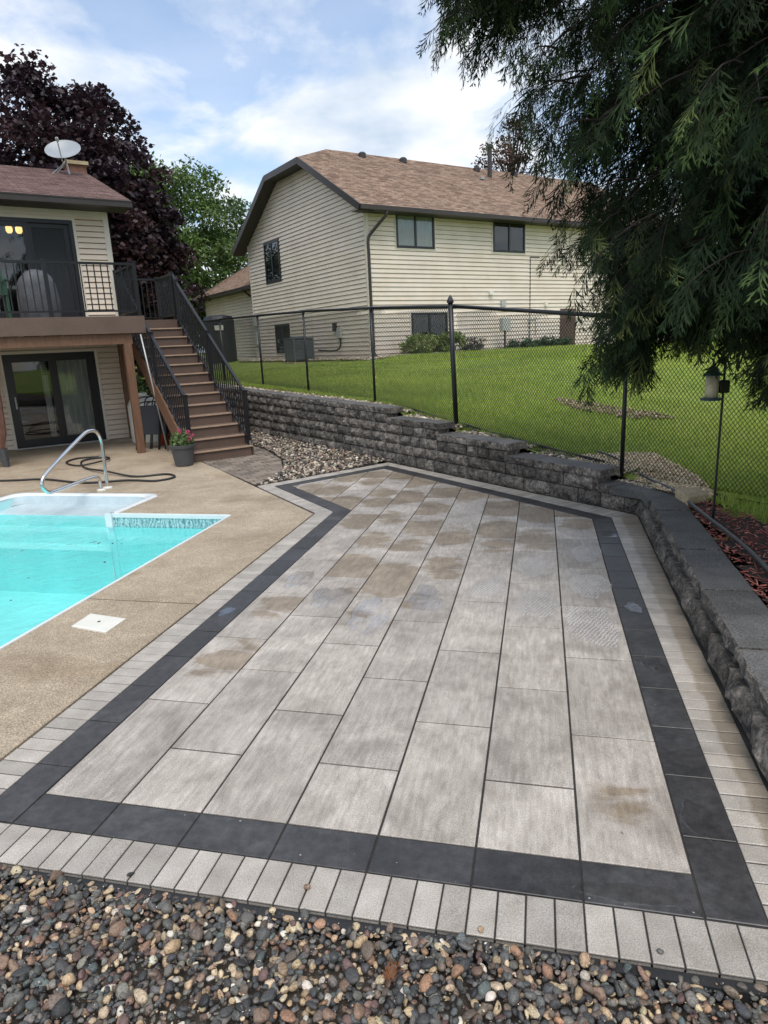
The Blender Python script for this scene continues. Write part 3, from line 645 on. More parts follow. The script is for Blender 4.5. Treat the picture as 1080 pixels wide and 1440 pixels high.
def build_pool():
    root = thing('swimming_pool', 'in-ground pool with white edge, corner alcove steps and aqua liner', 'pool', pw(-6.3, 1, 0))
    Zb = -1.05; wz = -.15
    # liner walls and floor
    m = MB(); B0 = -4.5
    for p, q in (((PX1, B0), (PX1, PB)), ((PX1, PB), (AX1, PB)), ((AX0, PB), (PX0, PB)), ((PX0, PB), (PX0, B0)), ((PX0, B0), (PX1, B0))):
        m.quad(pw(*p, -.16), pw(*q, -.16), pw(*q, Zb), pw(*p, Zb))
    m.quad(pw(PX0, B0, Zb), pw(PX1, B0, Zb), pw(PX1, PB+.5, Zb), pw(PX0, PB+.5, Zb)); m.build('liner', 'liner', root)
    m = MB()
    for p, q in (((PX1, B0), (PX1, PB)), ((PX1, PB), (AX1, PB)), ((AX0, PB), (PX0, PB)), ((PX0, PB), (PX0, B0))):
        m.quad(pw(*p, -.03), pw(*q, -.03), pw(*q, -.16), pw(*p, -.16))
    m.build('liner_band', 'band', root)
    # white edge on the straight sides
    def edge(p, q, w=.035, h=.014, nm='coping'):
        dx, dy = q[0]-p[0], q[1]-p[1]; l = math.hypot(dx, dy); t = (dx/l, dy/l); n = (-t[1], t[0])
        P = [(p[0]-n[0]*w, p[1]-n[1]*w), (q[0]-n[0]*w, q[1]-n[1]*w), (q[0]+n[0]*w*.3, q[1]+n[1]*w*.3), (p[0]+n[0]*w*.3, p[1]+n[1]*w*.3)]
        mm = MB(); mm.hexa([pw(*x, -.04) for x in P] + [pw(*x, h) for x in P]); return mm.build(nm, 'gel', root, bevel=.006)
    edge((PX1, B0), (PX1, PB+.012), .02); edge((PX1+.012, PB), (AX1, PB), .03); edge((AX0, PB), (PX0, PB), .03); edge((PX0, PB), (PX0, B0), .03)
    # alcove: rounded white rim, wall, dry ledge, sunk steps
    def rounded(a0, a1, b0, b1, r):
        pts = [(a1, b0)]
        for i in range(9): t = math.pi/2*i/8; pts.append((a1-r+r*math.cos(t), b1-r+r*math.sin(t)))
        for i in range(9): t = math.pi/2 + math.pi/2*i/8; pts.append((a0+r+r*math.cos(t), b1-r+r*math.sin(t)))
        return pts + [(a0, b0)]
    o_ = rounded(AX0-.05, AX1+.05, PB, AB+.05, .16); i_ = rounded(AX0+.05, AX1-.05, PB, AB-.05, .22); l_ = rounded(AX0+.075, AX1-.075, PB, AB-.085, .22)
    rows = [[pw(*p, -.05) for p in o_], [pw(*p, .012) for p in o_], [pw(*p, .022) for p in inset_line(o_, i_, .25)], [pw(*p, .020) for p in inset_line(o_, i_, .8)], [pw(*p, -.004) for p in i_], [pw(*p, -.115) for p in l_]]
    m = MB(); n = len(o_); m.v = [p for r in rows for p in r]
    m.f = [(k*n+i, k*n+i+1, (k+1)*n+i+1, (k+1)*n+i) for k in range(len(rows)-2) for i in range(n-1)]
    m.build('step_rim', 'gel', root, smooth=True)
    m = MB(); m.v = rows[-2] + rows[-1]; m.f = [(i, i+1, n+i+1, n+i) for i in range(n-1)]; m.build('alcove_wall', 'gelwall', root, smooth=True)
    m = MB()
    lv = [(-.125, 5.45), (-.148, 5.20), (-.30, 5.20), (-.31, 4.98), (-.46, 4.96), (-.47, 4.74), (Zb, 4.72)]
    prev = (-.114, AB-.08)
    for i, (z, b) in enumerate(lv):
        m.quad(pw(AX0+.08, prev[1], prev[0]), pw(AX1-.08, prev[1], prev[0]), pw(AX1-.08, b, z), pw(AX0+.08, b, z)); prev = (z, b)
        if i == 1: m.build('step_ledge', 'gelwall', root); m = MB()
        elif i in (3, 5): m.build('pool_step', 'wetstep', root); m = MB()
    m.build('step_wall', 'liner', root)
    for a0_, a1_ in ((AX1-.085, AX1+.004), (AX0-.004, AX0+.085)):
        m = MB(); m.quad(pw(a0_, PB-.004, -.16), pw(a1_, PB-.004, -.16), pw(a1_, PB-.004, Zb), pw(a0_, PB-.004, Zb)); m.build('corner_liner', 'liner', root)
    for ax in (AX1-.08, AX0+.08):
        m = MB(); m.quad(pw(ax, AB-.1, -.02), pw(ax, PB, -.02), pw(ax, PB, -.6), pw(ax, AB-.1, -.6)); m.build('step_side', 'wetstep', root)

    for a0_, a1_ in ((AX1-.085, AX1+.004), (AX0-.004, AX0+.085)):
        m = MB(); m.box(pw, a0_, a1_, PB-.03, PB+.02, -.17, .014); m.build('alcove_post', 'gel', root)
    # water
    m = MB(); m.quad(pw(PX0, B0, wz), pw(PX1, B0, wz), pw(PX1, PB, wz), pw(PX0, PB, wz)); m.quad(pw(AX0, PB, wz), pw(AX1, PB, wz), pw(AX1, 5.33, wz), pw(AX0, 5.33, wz))
    tag(m.build('pool_water', 'water'), kind='structure')
    # floating leaves
    g = random.Random(5)
    m = MB()
    for i in range(26):
        a, b = g.uniform(-8, -4.2), g.uniform(1.5, 4.5)
        if i > 14: a, b = -4.95 + g.gauss(0, .18), 4.05 + g.gauss(0, .05)
        r = g.uniform(.012, .035); t = g.uniform(0, 6.28)
        P = [(a + r*math.cos(t+k*1.57)*(1 if k % 2 else .45), b + r*math.sin(t+k*1.57)*(1 if k % 2 else .45)) for k in range(4)]
        m.face([pw(*p, wz+.003) for p in P])
    tag(m.build('floating_leaves', 'bark'), 'dark leaf bits floating on the pool water', 'leaves', kind='stuff')
    # skimmer lid
    m = MB(); sk = [(-3.395, 1.64), (-3.072, 1.575), (-3.075, 1.815), (-3.405, 1.87)]; q = inset(sk, .012)
    m.v = [pw(*p, .002) for p in sk] + [pw(*p, .014) for p in sk] + [pw(*p, .018) for p in q]; m.f = [(i, (i+1) % 4, 4+(i+1) % 4, 4+i) for i in range(4)] + [(4+i, 4+(i+1) % 4, 8+(i+1) % 4, 8+i) for i in range(4)] + [(8, 9, 10, 11)]
    sl = m.build('skimmer_lid', 'white'); tag(sl, 'square white skimmer lid set in the tan concrete deck', 'lid')
    m = MB(); m.lathe([(.012, 0), (.012, .001)], pw(-3.235, 1.73, .0186), 10); m.build('finger_hole', 'rubber', sl)
def inset_line(o, i, t): return [(a[0]+(b[0]-a[0])*t, a[1]+(b[1]-a[1])*t) for a, b in zip(o, i)]
build_pool()

def smooth_path(pts, n=8):
    """Catmull-Rom through 3-d points"""
    P = [Vector(p) for p in pts]; P = [P[0]*2-P[1]] + P + [P[-1]*2-P[-2]]; out = []
    for i in range(1, len(P)-2):
        for k in range(n):
            t = k/n; a, b, c, d = P[i-1], P[i], P[i+1], P[i+2]
            out.append(.5*((2*b) + (c-a)*t + (2*a-5*b+4*c-d)*t*t + (3*b-a-3*c+d)*t**3))
    out.append(P[-2]); return [tuple(p) for p in out]
def build_pool_rail():
    root = thing('pool_handrail', 'bent stainless steel grab rail at the pool steps', 'handrail', pw(-6.25, 6.1, 0))
    a = -6.24
    pts = [(.07, 0), (.07, .25), (.08, .55), (.07, .72), (.0, .83), (-.12, .865), (-.26, .845), (-.55, .72), (-.85, .58), (-1.10, .455), (-1.19, .38), (-1.20, .29), (-1.12, .215), (-1.0, .205), (-.7, .215), (-.35, .225), (-.16, .215), (-.09, .16), (-.08, 0)]
    m = MB(); m.tube(smooth_path([pw(a + .0*s, 6.1+s, z) for s, z in pts], 6), .024, 14); m.build('rail_tube', 'steel', root, smooth=True)
    for s in (.07, -.08):
        m = MB(); m.lathe([(.065, .004), (.065, .02), (.045, .032), (.026, .034)], pw(a, 6.1+s, 0), 18); m.build('base_cap', 'white', root)
build_pool_rail()

def build_hose():
    pts = [(-10.5, 6.5), (-8.48, 6.6), (-7.78, 6.72), (-6.85, 6.47), (-6.25, 6.66), (-5.75, 6.63), (-5.6, 6.92), (-5.88, 7.14), (-6.3, 6.95), (-7.0, 7.22), (-7.75, 7.7), (-8.3, 8.4), (-8.05, 8.75), (-7.75, 8.3), (-8.0, 7.9), (-8.5, 8.2), (-8.6, 8.65), (-8.25, 8.8)]
    m = MB(); m.tube(smooth_path([pw(a, b, .022 + (.03 if i in (9, 13) else 0)) for i, (a, b) in enumerate(pts)], 8), .016, 8)
    h = m.build('garden_hose', 'rubber', smooth=True); tag(h, 'dark garden hose looped on the tan concrete behind the pool', 'hose')
    e = pw(-8.25, 8.8, .022); m = MB(); m.tube([e, (e[0]+.12, e[1]+.03, .03)], .026, 10); m.build('nozzle', 'galv', h, smooth=True)
build_hose()

# ------------------------------------------------------------------ paver path at the foot of the stairs
PATH = [(-5.86, 8.30), (-4.07, 6.47), (-4.02, 6.96), (-4.10, 7.63), (-4.52, 8.60), (-5.22, 9.62), (-5.85, 10.3), (-7.2, 9.75)]
def build_path():
    m = MB(); m.face([pw(*p, -.012) for p in PATH]); root = m.build('paver_path', 'sand'); tag(root, kind='structure')
    cuts = []
    n = len(PATH); P = PATH if area(PATH) > 0 else PATH[::-1]
    for i in range(n):
        a, b = P[i], P[(i+1) % n]; cuts.append((a, (b[1]-a[1], -(b[0]-a[0]))))
    t = (-.6820, .7313); q = (.7313, .6820); w, l = .145, .22
    for r in range(-14, 30):
        off_ = random.choice((0, .11))
        for c in range(-16, 18):
            x, y = c*l + (l/2 if r % 2 else 0), r*w
            o = (-5.0 + q[0]*x + t[0]*y, 7.9 + q[1]*x + t[1]*y)
            poly = [o, (o[0]+q[0]*l, o[1]+q[1]*l), (o[0]+q[0]*l+t[0]*w, o[1]+q[1]*l+t[1]*w), (o[0]+t[0]*w, o[1]+t[1]*w)]
            for cp, cn in cuts: poly = clip(poly, cp, cn) if poly else poly
            if poly and len(poly) >= 3 and abs(area(poly)) > .004: paver('path_brick', poly, root, 'pathbrick', .006, 0, .05, .006, tilt=.004)
build_path()

# ------------------------------------------------------------------ retaining wall of split faced blocks
def block_mesh(w, h, dep, seed, rough=.026):
    """split face at y=0 (towards -y), origin at lower left front corner"""
    g = random.Random(seed); nx, nz = 6, 4; v = []; f = []
    for j in range(nz+1):
        for i in range(nx+1):
            x, z = w*i/nx, h*j/nz; ed = min(i, nx-i)/2, min(j, nz-j)/1.5
            k = min(1, min(ed)); y = -(.000 + k*(.010 + g.uniform(0, rough)))
            if 0 < i < nx: x += g.uniform(-.3, .3)*w/nx
            if 0 < j < nz: z += g.uniform(-.3, .3)*h/nz
            v.append((x, y + .020*(1-k), z))
    for j in range(nz):
        for i in range(nx):
            a = j*(nx+1)+i; q = (a, a+1, a+nx+2, a+nx+1)
            f += [(q[0], q[1], q[2]), (q[0], q[2], q[3])] if g.random() < .5 else [(q[0], q[1], q[3]), (q[1], q[2], q[3])]
    b = len(v); v += [(0, dep, 0), (w, dep, 0), (w, dep, h), (0, dep, h)]
    bot = list(range(0, nx+1)); top = list(range(nz*(nx+1), (nz+1)*(nx+1))); lef = [j*(nx+1) for j in range(nz+1)]; rig = [j*(nx+1)+nx for j in range(nz+1)]
    f += [tuple(bot[::-1] + [b, b+1][0:2]), tuple(top + [b+2, b+3]), tuple(lef + [b+3, b]), tuple(rig[::-1] + [b+1, b+2])]
    me = bpy.data.meshes.new('wall_block'); me.from_pydata(v, [], f); me.materials.append(MAT['wallblock']); me.validate(); return me
def build_wall():
    root = thing('retaining_wall', 'stepped charcoal retaining wall of split faced blocks with smooth caps', 'wall', ww(0, 0, 0))
    W3 = (.22, .31, .43); lib = {}
    for w in W3:
        for hh in (.168, .148): lib[w, hh] = [block_mesh(w-.012, hh-.008, .22, random.random()) for _ in range(6)]
    base = Vector(root.location)
    def place(me, origin, ang, name, z):
        o = bpy.data.objects.new(name, me); link(o, root); o.location = Vector((origin[0], origin[1], z)) - base; o.rotation_euler = (0, 0, ang + random.uniform(-.008, .008)); return o
    # long leg: local +x runs from far to near so that the face looks at the patio
    starts = [0, .53, 1.96, 3.40, 4.70]; END = 17.0; zc = 0
    angL = math.atan2(-WD[1], -WD[0])
    core = MB()
    for c, s0 in enumerate(starts):
        hh = .168 if c == 0 else .148; z = 0 if c == 0 else .168 + .15*(c-1) + .002; s = END - random.uniform(0, .2); 
        while s > s0 + .02:
            w = random.choice((W3[0], W3[1], W3[1], W3[2], W3[2]))
            rem = s - s0
            if rem < .22+.1: w = W3[0]
            me = random.choice(lib[w, hh]); kz = 1 + (max(0, s-w/2-4.7)*.017/.6 if s > 4.7 else 0); o = place(me, ww(s, .012*c - .012, 0), angL, 'wall_block', z if c == 0 else .170 + (z-.170)*kz)
            if c: o.scale = (1, 1, kz)
            if rem < w + .04:
                o.scale = ((rem)/w, 1, o.scale[2]); s = s0
            else: s -= w
        core.box(lambda a, b: ww(a, b), s0+.03, END, .06+.012*c, .26, z, z+hh+.001)
    core.box(lambda a, b: rw(a, b), .0, 7.5, .06, .24, 0, .165); core.build('wall_core', 'soil', root)
    # short leg, runs towards the viewer
    angR = math.atan2(RD[1], RD[0]); angR = math.atan2(RD[1], RD[0]) 
    t = 0.0
    while t < 7.4:
        w = random.choice(W3); me = random.choice(lib[w, .168]); place(me, rw(t, -.012), angR, 'wall_block', 0); t += w
    # caps
    def cap(poly_fn, t0, t1, dfront, dback, z, th=.088, roughends=True, skew=0.0):
        g = random; P = [(t0, dfront), (t1, dfront), (t1, dback), (t0, dback)]
        nx = 5; v = []; f = []
        # front edge is rough, the top has a soft arris
        front = []
        for j in range(3):
            row = []
            for i in range(nx+1):
                tt = t0 + (t1-t0)*i/nx; d = dfront - .008 + g.uniform(0, .026) + (.006 if j != 1 else 0)
                row.append(len(v)); v.append(poly_fn(tt, d, z + th*(.0, .5, .92)[j]))
            front.append(row)
        top = []
        for i in range(nx+1): top.append(len(v)); v.append(poly_fn(t0 + (t1-t0)*i/nx, dfront+.014+g.uniform(0, .006), z+th))
        front.append(top)
        for j in range(3):
            for i in range(nx): f.append((front[j][i], front[j][i+1], front[j+1][i+1], front[j+1][i]))
        b = len(v); v += [poly_fn(t0, dback, z), poly_fn(t1, dback, z), poly_fn(t1, dback, z+th), poly_fn(t0, dback, z+th)]
        f += [tuple(top + [b+2, b+3]), tuple(front[0][::-1] + [b, b+1]), (b+1, b, b+3, b+2), (front[0][0], front[1][0], front[2][0], front[3][0], b+3, b), (b+1, b+2, front[3][-1], front[2][-1], front[1][-1], front[0][-1])]
        me = bpy.data.meshes.new('cap_stone'); me.from_pydata([Vector(p)-base for p in v], [], f); me.materials.append(MAT['cap']); me.materials.append(MAT['wallblock'])
        for k in range(3*nx): me.polygons[k].material_index = 1
        for k in (len(f)-1, len(f)-2): me.polygons[k].material_index = 1
        bm = bmesh.new(); bm.from_mesh(me); bmesh.ops.recalc_face_normals(bm, faces=bm.faces); bm.to_mesh(me); bm.free()
        link(bpy.data.objects.new('cap_stone', me), root)
    ends = starts[1:] + [END]
    for c, (a, b) in enumerate(zip(starts, ends)):
        z = .170 + .15*c; x = a - (.04 if c else -.0); x = a - .03 if c else .34; bb = b + .02
        while x < bb - .02:
            w = random.uniform(.30, .44); w = w if bb - x - w > .15 else bb - x
            cap(lambda t_, d_, z_, c=c: ww(t_, d_, z_ + (max(0, t_-4.7)*.017 if c == 4 else 0)), x+.003, x+w-.003, -.018+.012*c, .33, z); x += w
    x = .0
    # corner cap follows both legs
    m = MB(); P = [rw(.02, .02), rw(.42, .03), rw(.42, .345), rw(-.10, .35), ww(.338, .33), ww(.338, -.018)]
    m.v = [(p[0], p[1], .170) for p in P] + [(p[0], p[1], .252) for p in P] + [((p[0]*.97+.03*(WO[0]+.25)), (p[1]*.97+.03*(WO[1]-.02)), .258) for p in P]; n = 6
    m.f = [(i, (i+1) % n, n+(i+1) % n, n+i) for i in range(n)] + [(n+i, n+(i+1) % n, 2*n+(i+1) % n, 2*n+i) for i in range(n)] + [tuple(range(2*n, 3*n))]
    o = m.build('cap_stone', 'cap', root); bm = bmesh.new(); bm.from_mesh(o.data); bmesh.ops.recalc_face_normals(bm, faces=bm.faces); bm.to_mesh(o.data); bm.free()
    x = .426
    while x < 7.4:
        w = random.uniform(.36, .47); cap(lambda t_, d_, z_: rw(t_, d_, z_), x+.0045, x+w-.0045, .035, .345, .170 + random.uniform(-.004, .004)); x += w
build_wall()

# ------------------------------------------------------------------ loose stone, mulch, grass (countless: stuff)
def sample(poly, n):
    P = np.array([p[:2] for p in poly]); lo, hi = P.min(0), P.max(0); out = []
    while sum(len(o) for o in out) < n:
        q = RNG.uniform(lo, hi, (n*2, 2)); out.append(q[inpoly(q[:, 0], q[:, 1], P)])
    return np.concatenate(out)[:n]
def stones(name, label, poly, n, zf, smin, smax, palette, mat, sub, layers=1, spread=.01, variants=14, flat=(.40, .85), cat='stones', lump=.16):
    tv, tf = ico(sub); xy = sample(poly, n) if not isinstance(poly, np.ndarray) else poly; n = len(xy)
    allv, allf, allc = [], [], []; base = 0; which = RNG.integers(0, variants, n); pal = np.array([p[:3] for p in palette]); wts = np.array([p[3] for p in palette]); wts = wts/wts.sum()
    for k in range(variants):
        ix = np.where(which == k)[0]
        if not len(ix): continue
        d = RNG.normal(0, 1, (5, 3)); d /= np.linalg.norm(d, axis=1)[:, None]; amp = RNG.uniform(-lump, lump, 5)*1.3
        t = tv * (1 + sum(a*np.maximum(0, tv @ q)**2 for a, q in zip(amp, d)) + .10*np.sin(3*(tv @ d[0]) + 2))[:, None]
        # a few flattened sides give broken-rock facets
        for q in d[1:4]:
            h = t @ q; lim = RNG.uniform(.42, .85); t = t - np.maximum(0, h-lim)[:, None]*q*.92
        K = len(ix); s = RNG.uniform(0, 1, K)**1.8*(smax-smin) + smin
        S = np.stack([s*RNG.uniform(.85, 1.5, K), s*RNG.uniform(.7, 1.1, K), s*RNG.uniform(*flat, K)], 1)
        M = rot_mats(K, .6) * S[:, None, :]
        z = zf(xy[ix, 0], xy[ix, 1]) + s*.25 + RNG.uniform(0, spread, K)
        V, F = scatter(t, tf, M, np.column_stack([xy[ix], z])); allv.append(V); allf.append(F + base); base += len(V)
        c = pal[RNG.choice(len(pal), K, p=wts)] * RNG.uniform(.7, 1.3, (K, 1)); c = c*(1 + RNG.normal(0, .022, (K, 3))); allc.append(np.repeat(np.clip(c, 0, 1), len(t), 0))
    me = fast_mesh(name, np.concatenate(allv), np.concatenate(allf), mat, np.concatenate(allc), True)
    o = link(bpy.data.objects.new(name, me)); return tag(o, label, cat, kind='stuff')
PAL_RIVER = [(*lin(70, 70, 71), 4.4), (*lin(91, 90, 87), 4.6), (*lin(116, 112, 105), 3.0), (*lin(56, 55, 55), 2.4), (*lin(112, 98, 87), 3.2), (*lin(130, 106, 90), 1.8), (*lin(172, 149, 119), 2.4), (*lin(196, 176, 147), 1.6), (*lin(208, 199, 184), .8), (*lin(100, 79, 74), 1.4), (*lin(90, 97, 96), 1.2), (*lin(156, 121, 96), .7)]
PAL_BED = [(*lin(142, 130, 116), 4), (*lin(180, 167, 149), 3), (*lin(108, 97, 87), 4), (*lin(84, 79, 74), 3.5), (*lin(204, 193, 178), 1.6), (*lin(146, 118, 100), 1.4)]
PAL_PALE = [(*lin(190, 178, 156), 4), (*lin(160, 146, 126), 3), (*lin(210, 200, 182), 2), (*lin(120, 110, 100), 2)]
def build_stones():
    # foreground river rock in front of the patio
    fore = [pw(-3.6, -.42), pw(2.2, -.425), pw(2.2, -1.6), pw(-3.6, -1.6)]
    m = MB(); m.quad(pw(-30, -6, -.07), pw(-30, -.41, -.07), pw(8, -.41, -.07), pw(8, -6, -.07)); m.f[0] = m.f[0][::-1]
    tag(m.build('gravel_bed', 'grit'), kind='structure')
    m = MB(); m.box(pw, -8, 3, -.428, -.392, -.07, -.014); tag(m.build('edge_restraint', 'rubber'), 'dark edging strip between the front border bricks and the river rocks', 'edging')
    zf = lambda x, y: -.020 + .012*np.sin(x*5)*np.cos(y*4.0)
    near = [pw(-2.9, -.408), pw(1.5, -.408), pw(1.5, -1.15), pw(-2.9, -1.15)]
    def packed(poly, r, tries=40):
        """dart throwing on a grid so stones sit side by side"""
        P = np.array([p[:2] for p in poly]); lo, hi = P.min(0), P.max(0); c = r/1.414; nx, ny = ((hi-lo)/c).astype(int)+1; grid = {}; out = []
        cand = RNG.uniform(lo, hi, (int((hi-lo).prod()/(r*r)*7), 2)); cand = cand[inpoly(cand[:, 0], cand[:, 1], P)]
        for q in cand:
            i, j = int((q[0]-lo[0])/c), int((q[1]-lo[1])/c); ok = True
            for a in range(-2, 3):
                for b in range(-2, 3):
                    h = grid.get((i+a, j+b))
                    if h is not None and (h[0]-q[0])**2 + (h[1]-q[1])**2 < r*r: ok = False; break
                if not ok: break
            if ok: grid[i, j] = q; out.append(q)
        return np.array(out)
    P1 = packed(near, .0185); P2 = packed(near, .028)
    stones('river_rocks', 'mixed grey, tan and rust river rocks in front of the patio', P1, 0, lambda x, y: zf(x, y)-.004, .0095, .019, PAL_RIVER, 'pebble', 2, spread=.006, lump=.22)
    stones('river_rocks', 'larger mixed river rocks lying on top of the foreground bed', P2[RNG.random(len(P2)) < .75], 0, lambda x, y: zf(x, y)+.006, .0085, .025, PAL_RIVER, 'pebble', 2, spread=.010, lump=.24)
    stones('gravel_grit', 'small stone chips and grit between the foreground river rocks', near, 7000, lambda x, y: zf(x, y)+.002, .0025, .0065, PAL_RIVER, 'stone', 0, spread=.022, lump=.3)
    for i, (a, b) in enumerate(((-1.62, -.36), (-.33, -.37), (.22, -.35), (-.95, -.30), (.62, -.33))):
        o = stones('stray_pebble', ('dark', 'tan', 'small grey', 'rust brown', 'pale')[i] + ' stray pebble lying on the front border bricks', np.array([pw(a, b)[:2]]), 0, lambda x, y: x*0+.004, .008, .014, [PAL_RIVER[(3, 6, 1, 5, 8)[i]]], 'pebble', 2, spread=.0, cat='pebble'); del o['kind']
    side = [pw(1.5, -.3), pw(6, -.3), pw(6, -1.8), pw(1.5, -1.8)]
    rest = [pw(-7, -.42), pw(-2.9, -.42), pw(-2.9, -1.15), pw(1.5, -1.15), pw(1.5, -1.9), pw(-7, -1.9)]
    stones('river_rocks', 'river rocks at the outer margin of the foreground bed', rest, 3500, zf, .014, .03, PAL_RIVER, 'pebble', 1, spread=.014)
    # rock bed between the stairs, the wall and the patio
    bed = [pw(*R2['wl']), pw(*R2['ap']), ww(4.9, -.02), ww(16.5, -.02), hw(2.5, -1.5), hw(2.46, -4.75), pw(-5.85, 10.32), pw(-5.20, 9.65), pw(-4.50, 8.63), pw(-4.08, 7.65), pw(-4.0, 6.97)]
    m = MB(); m.face([(p[0], p[1], -.05) for p in bed]); o = m.build('rock_bed', 'soil'); tag(o, kind='structure')
    zb = lambda x, y: -.012 + .03*np.clip((to_sd(x, y)[1] + 1.2)/1.2, 0, 1)
    q = packed(bed, .041)
    stones('landscape_rocks', 'pinkish tan landscape rocks between the stairs and the charcoal wall', q, 0, zb, .018, .04, PAL_BED, 'stone', 1, spread=.03, lump=.25)
    # strip of stone between wall caps and fence, tongue of pea gravel, band along the neighbour's wall
    strip = [ww(.35, .335), ww(16, .335), ww(16, .60), ww(.35, .60)]
    tz = lambda x, y: terrain(x, y)
    stones('fence_line_stones', 'pale stones strewn between wall caps and the fence line', strip, 2600, lambda x, y: terrain(x, y)-.004, .018, .042, PAL_PALE + PAL_BED[:3], 'stone', 1, spread=.02, lump=.25)
    stones('pea_gravel', 'tongue of tan pea gravel spilling into the lawn behind the fence', TONGUE, 6500, lambda x, y: terrain(x, y)+.006, .009, .022, [(*lin(226, 206, 172), 4), (*lin(206, 184, 150), 4), (*lin(236, 222, 196), 2), (*lin(172, 152, 128), 2)], 'stone', 0, spread=.015)
    nb = [nw(-.05, -.4), nw(-.05, 10), nw(-1.0, 10.2), nw(-.95, 6), nw(-.75, 3), nw(-.55, .6), nw(-.7, -.9), nw(3.0, -1.0), nw(3.0, -.05), nw(0, -.05)]
    stones('wall_foot_gravel', 'pale gravel band along the foot of the neighbouring house', nb, 5200, lambda x, y: terrain(x, y)+.03, .03, .065, PAL_PALE, 'stone', 0, spread=.03)
    stones('bare_soil_clods', 'strip of bare crumbly soil in the neighbouring lawn', BARE, 700, lambda x, y: terrain(x, y)+.01, .012, .04, [(*lin(158, 140, 116), 3), (*lin(126, 112, 92), 3), (*lin(178, 160, 134), 2)], 'stone', 0, spread=.02, cat='soil')
build_stones()

def build_mulch():
    z = lambda x, y: terrain(x, y) - .03
    m = MB(); m.face([(p[0], p[1], terrain(p[0], p[1])*1.0 + .012) for p in MULCH])
    # sheet that follows the terrain
    P = np.array([p[:2] for p in MULCH]); lo, hi = P.min(0), P.max(0); xs = np.linspace(lo[0], hi[0], 44); ys = np.linspace(lo[1], hi[1], 52); X, Y = np.meshgrid(xs, ys, indexing='ij')
    ins = inpoly(X.ravel(), Y.ravel(), P).reshape(X.shape); idx = np.arange(X.size).reshape(X.shape); F = [(idx[i, j], idx[i+1, j], idx[i+1, j+1], idx[i, j+1]) for i in range(43) for j in range(51) if ins[i, j] and ins[i+1, j] and ins[i, j+1] and ins[i+1, j+1]]
    V = np.stack([X.ravel(), Y.ravel(), (terrain(X, Y)+.002).ravel()], 1); o = link(bpy.data.objects.new('mulch_bed', fast_mesh('mulch_bed', V, np.array(F), 'soil'))); tag(o, kind='structure')
    n = 15000; xy = sample(MULCH, n*2); a_, b_ = to_ab(xy[:, 0], xy[:, 1]); keep = (a_ < 3.2) & (b_ > 0); xy = xy[keep][:n]; n = len(xy)
    t = np.array([(-1, -.5, 0), (1, -.3, 0), (1.1, .4, 0), (-.9, .5, 0), (-1, -.5, .35), (.95, -.35, .3), (1.05, .35, .35), (-.95, .45, .3)])*.5
    f = np.array([(0, 2, 1), (0, 3, 2), (4, 5, 6), (4, 6, 7), (0, 1, 5), (0, 5, 4), (1, 2, 6), (1, 6, 5), (2, 3, 7), (2, 7, 6), (3, 0, 4), (3, 4, 7)])
    S = np.stack([RNG.uniform(.02, .065, n), RNG.uniform(.010, .026, n), RNG.uniform(.010, .02, n)], 1); M = rot_mats(n, .5)*S[:, None, :]
    V, F = scatter(t, f, M, np.column_stack([xy, terrain(xy[:, 0], xy[:, 1]) + .0 + RNG.uniform(-.006, .02, n)]))
    pal = np.array([lin(146, 78, 68), lin(118, 60, 54), lin(164, 100, 88), lin(92, 54, 50), lin(172, 124, 110)]); c = pal[RNG.integers(0, 5, n)]*RNG.uniform(.95, 1.65, (n, 1))
    o = link(bpy.data.objects.new('mulch_chips', fast_mesh('mulch_chips', V, F, 'chip', np.repeat(c, 8, 0)))); tag(o, 'reddish brown bark mulch behind the short wall', 'mulch', kind='stuff')
build_mulch()

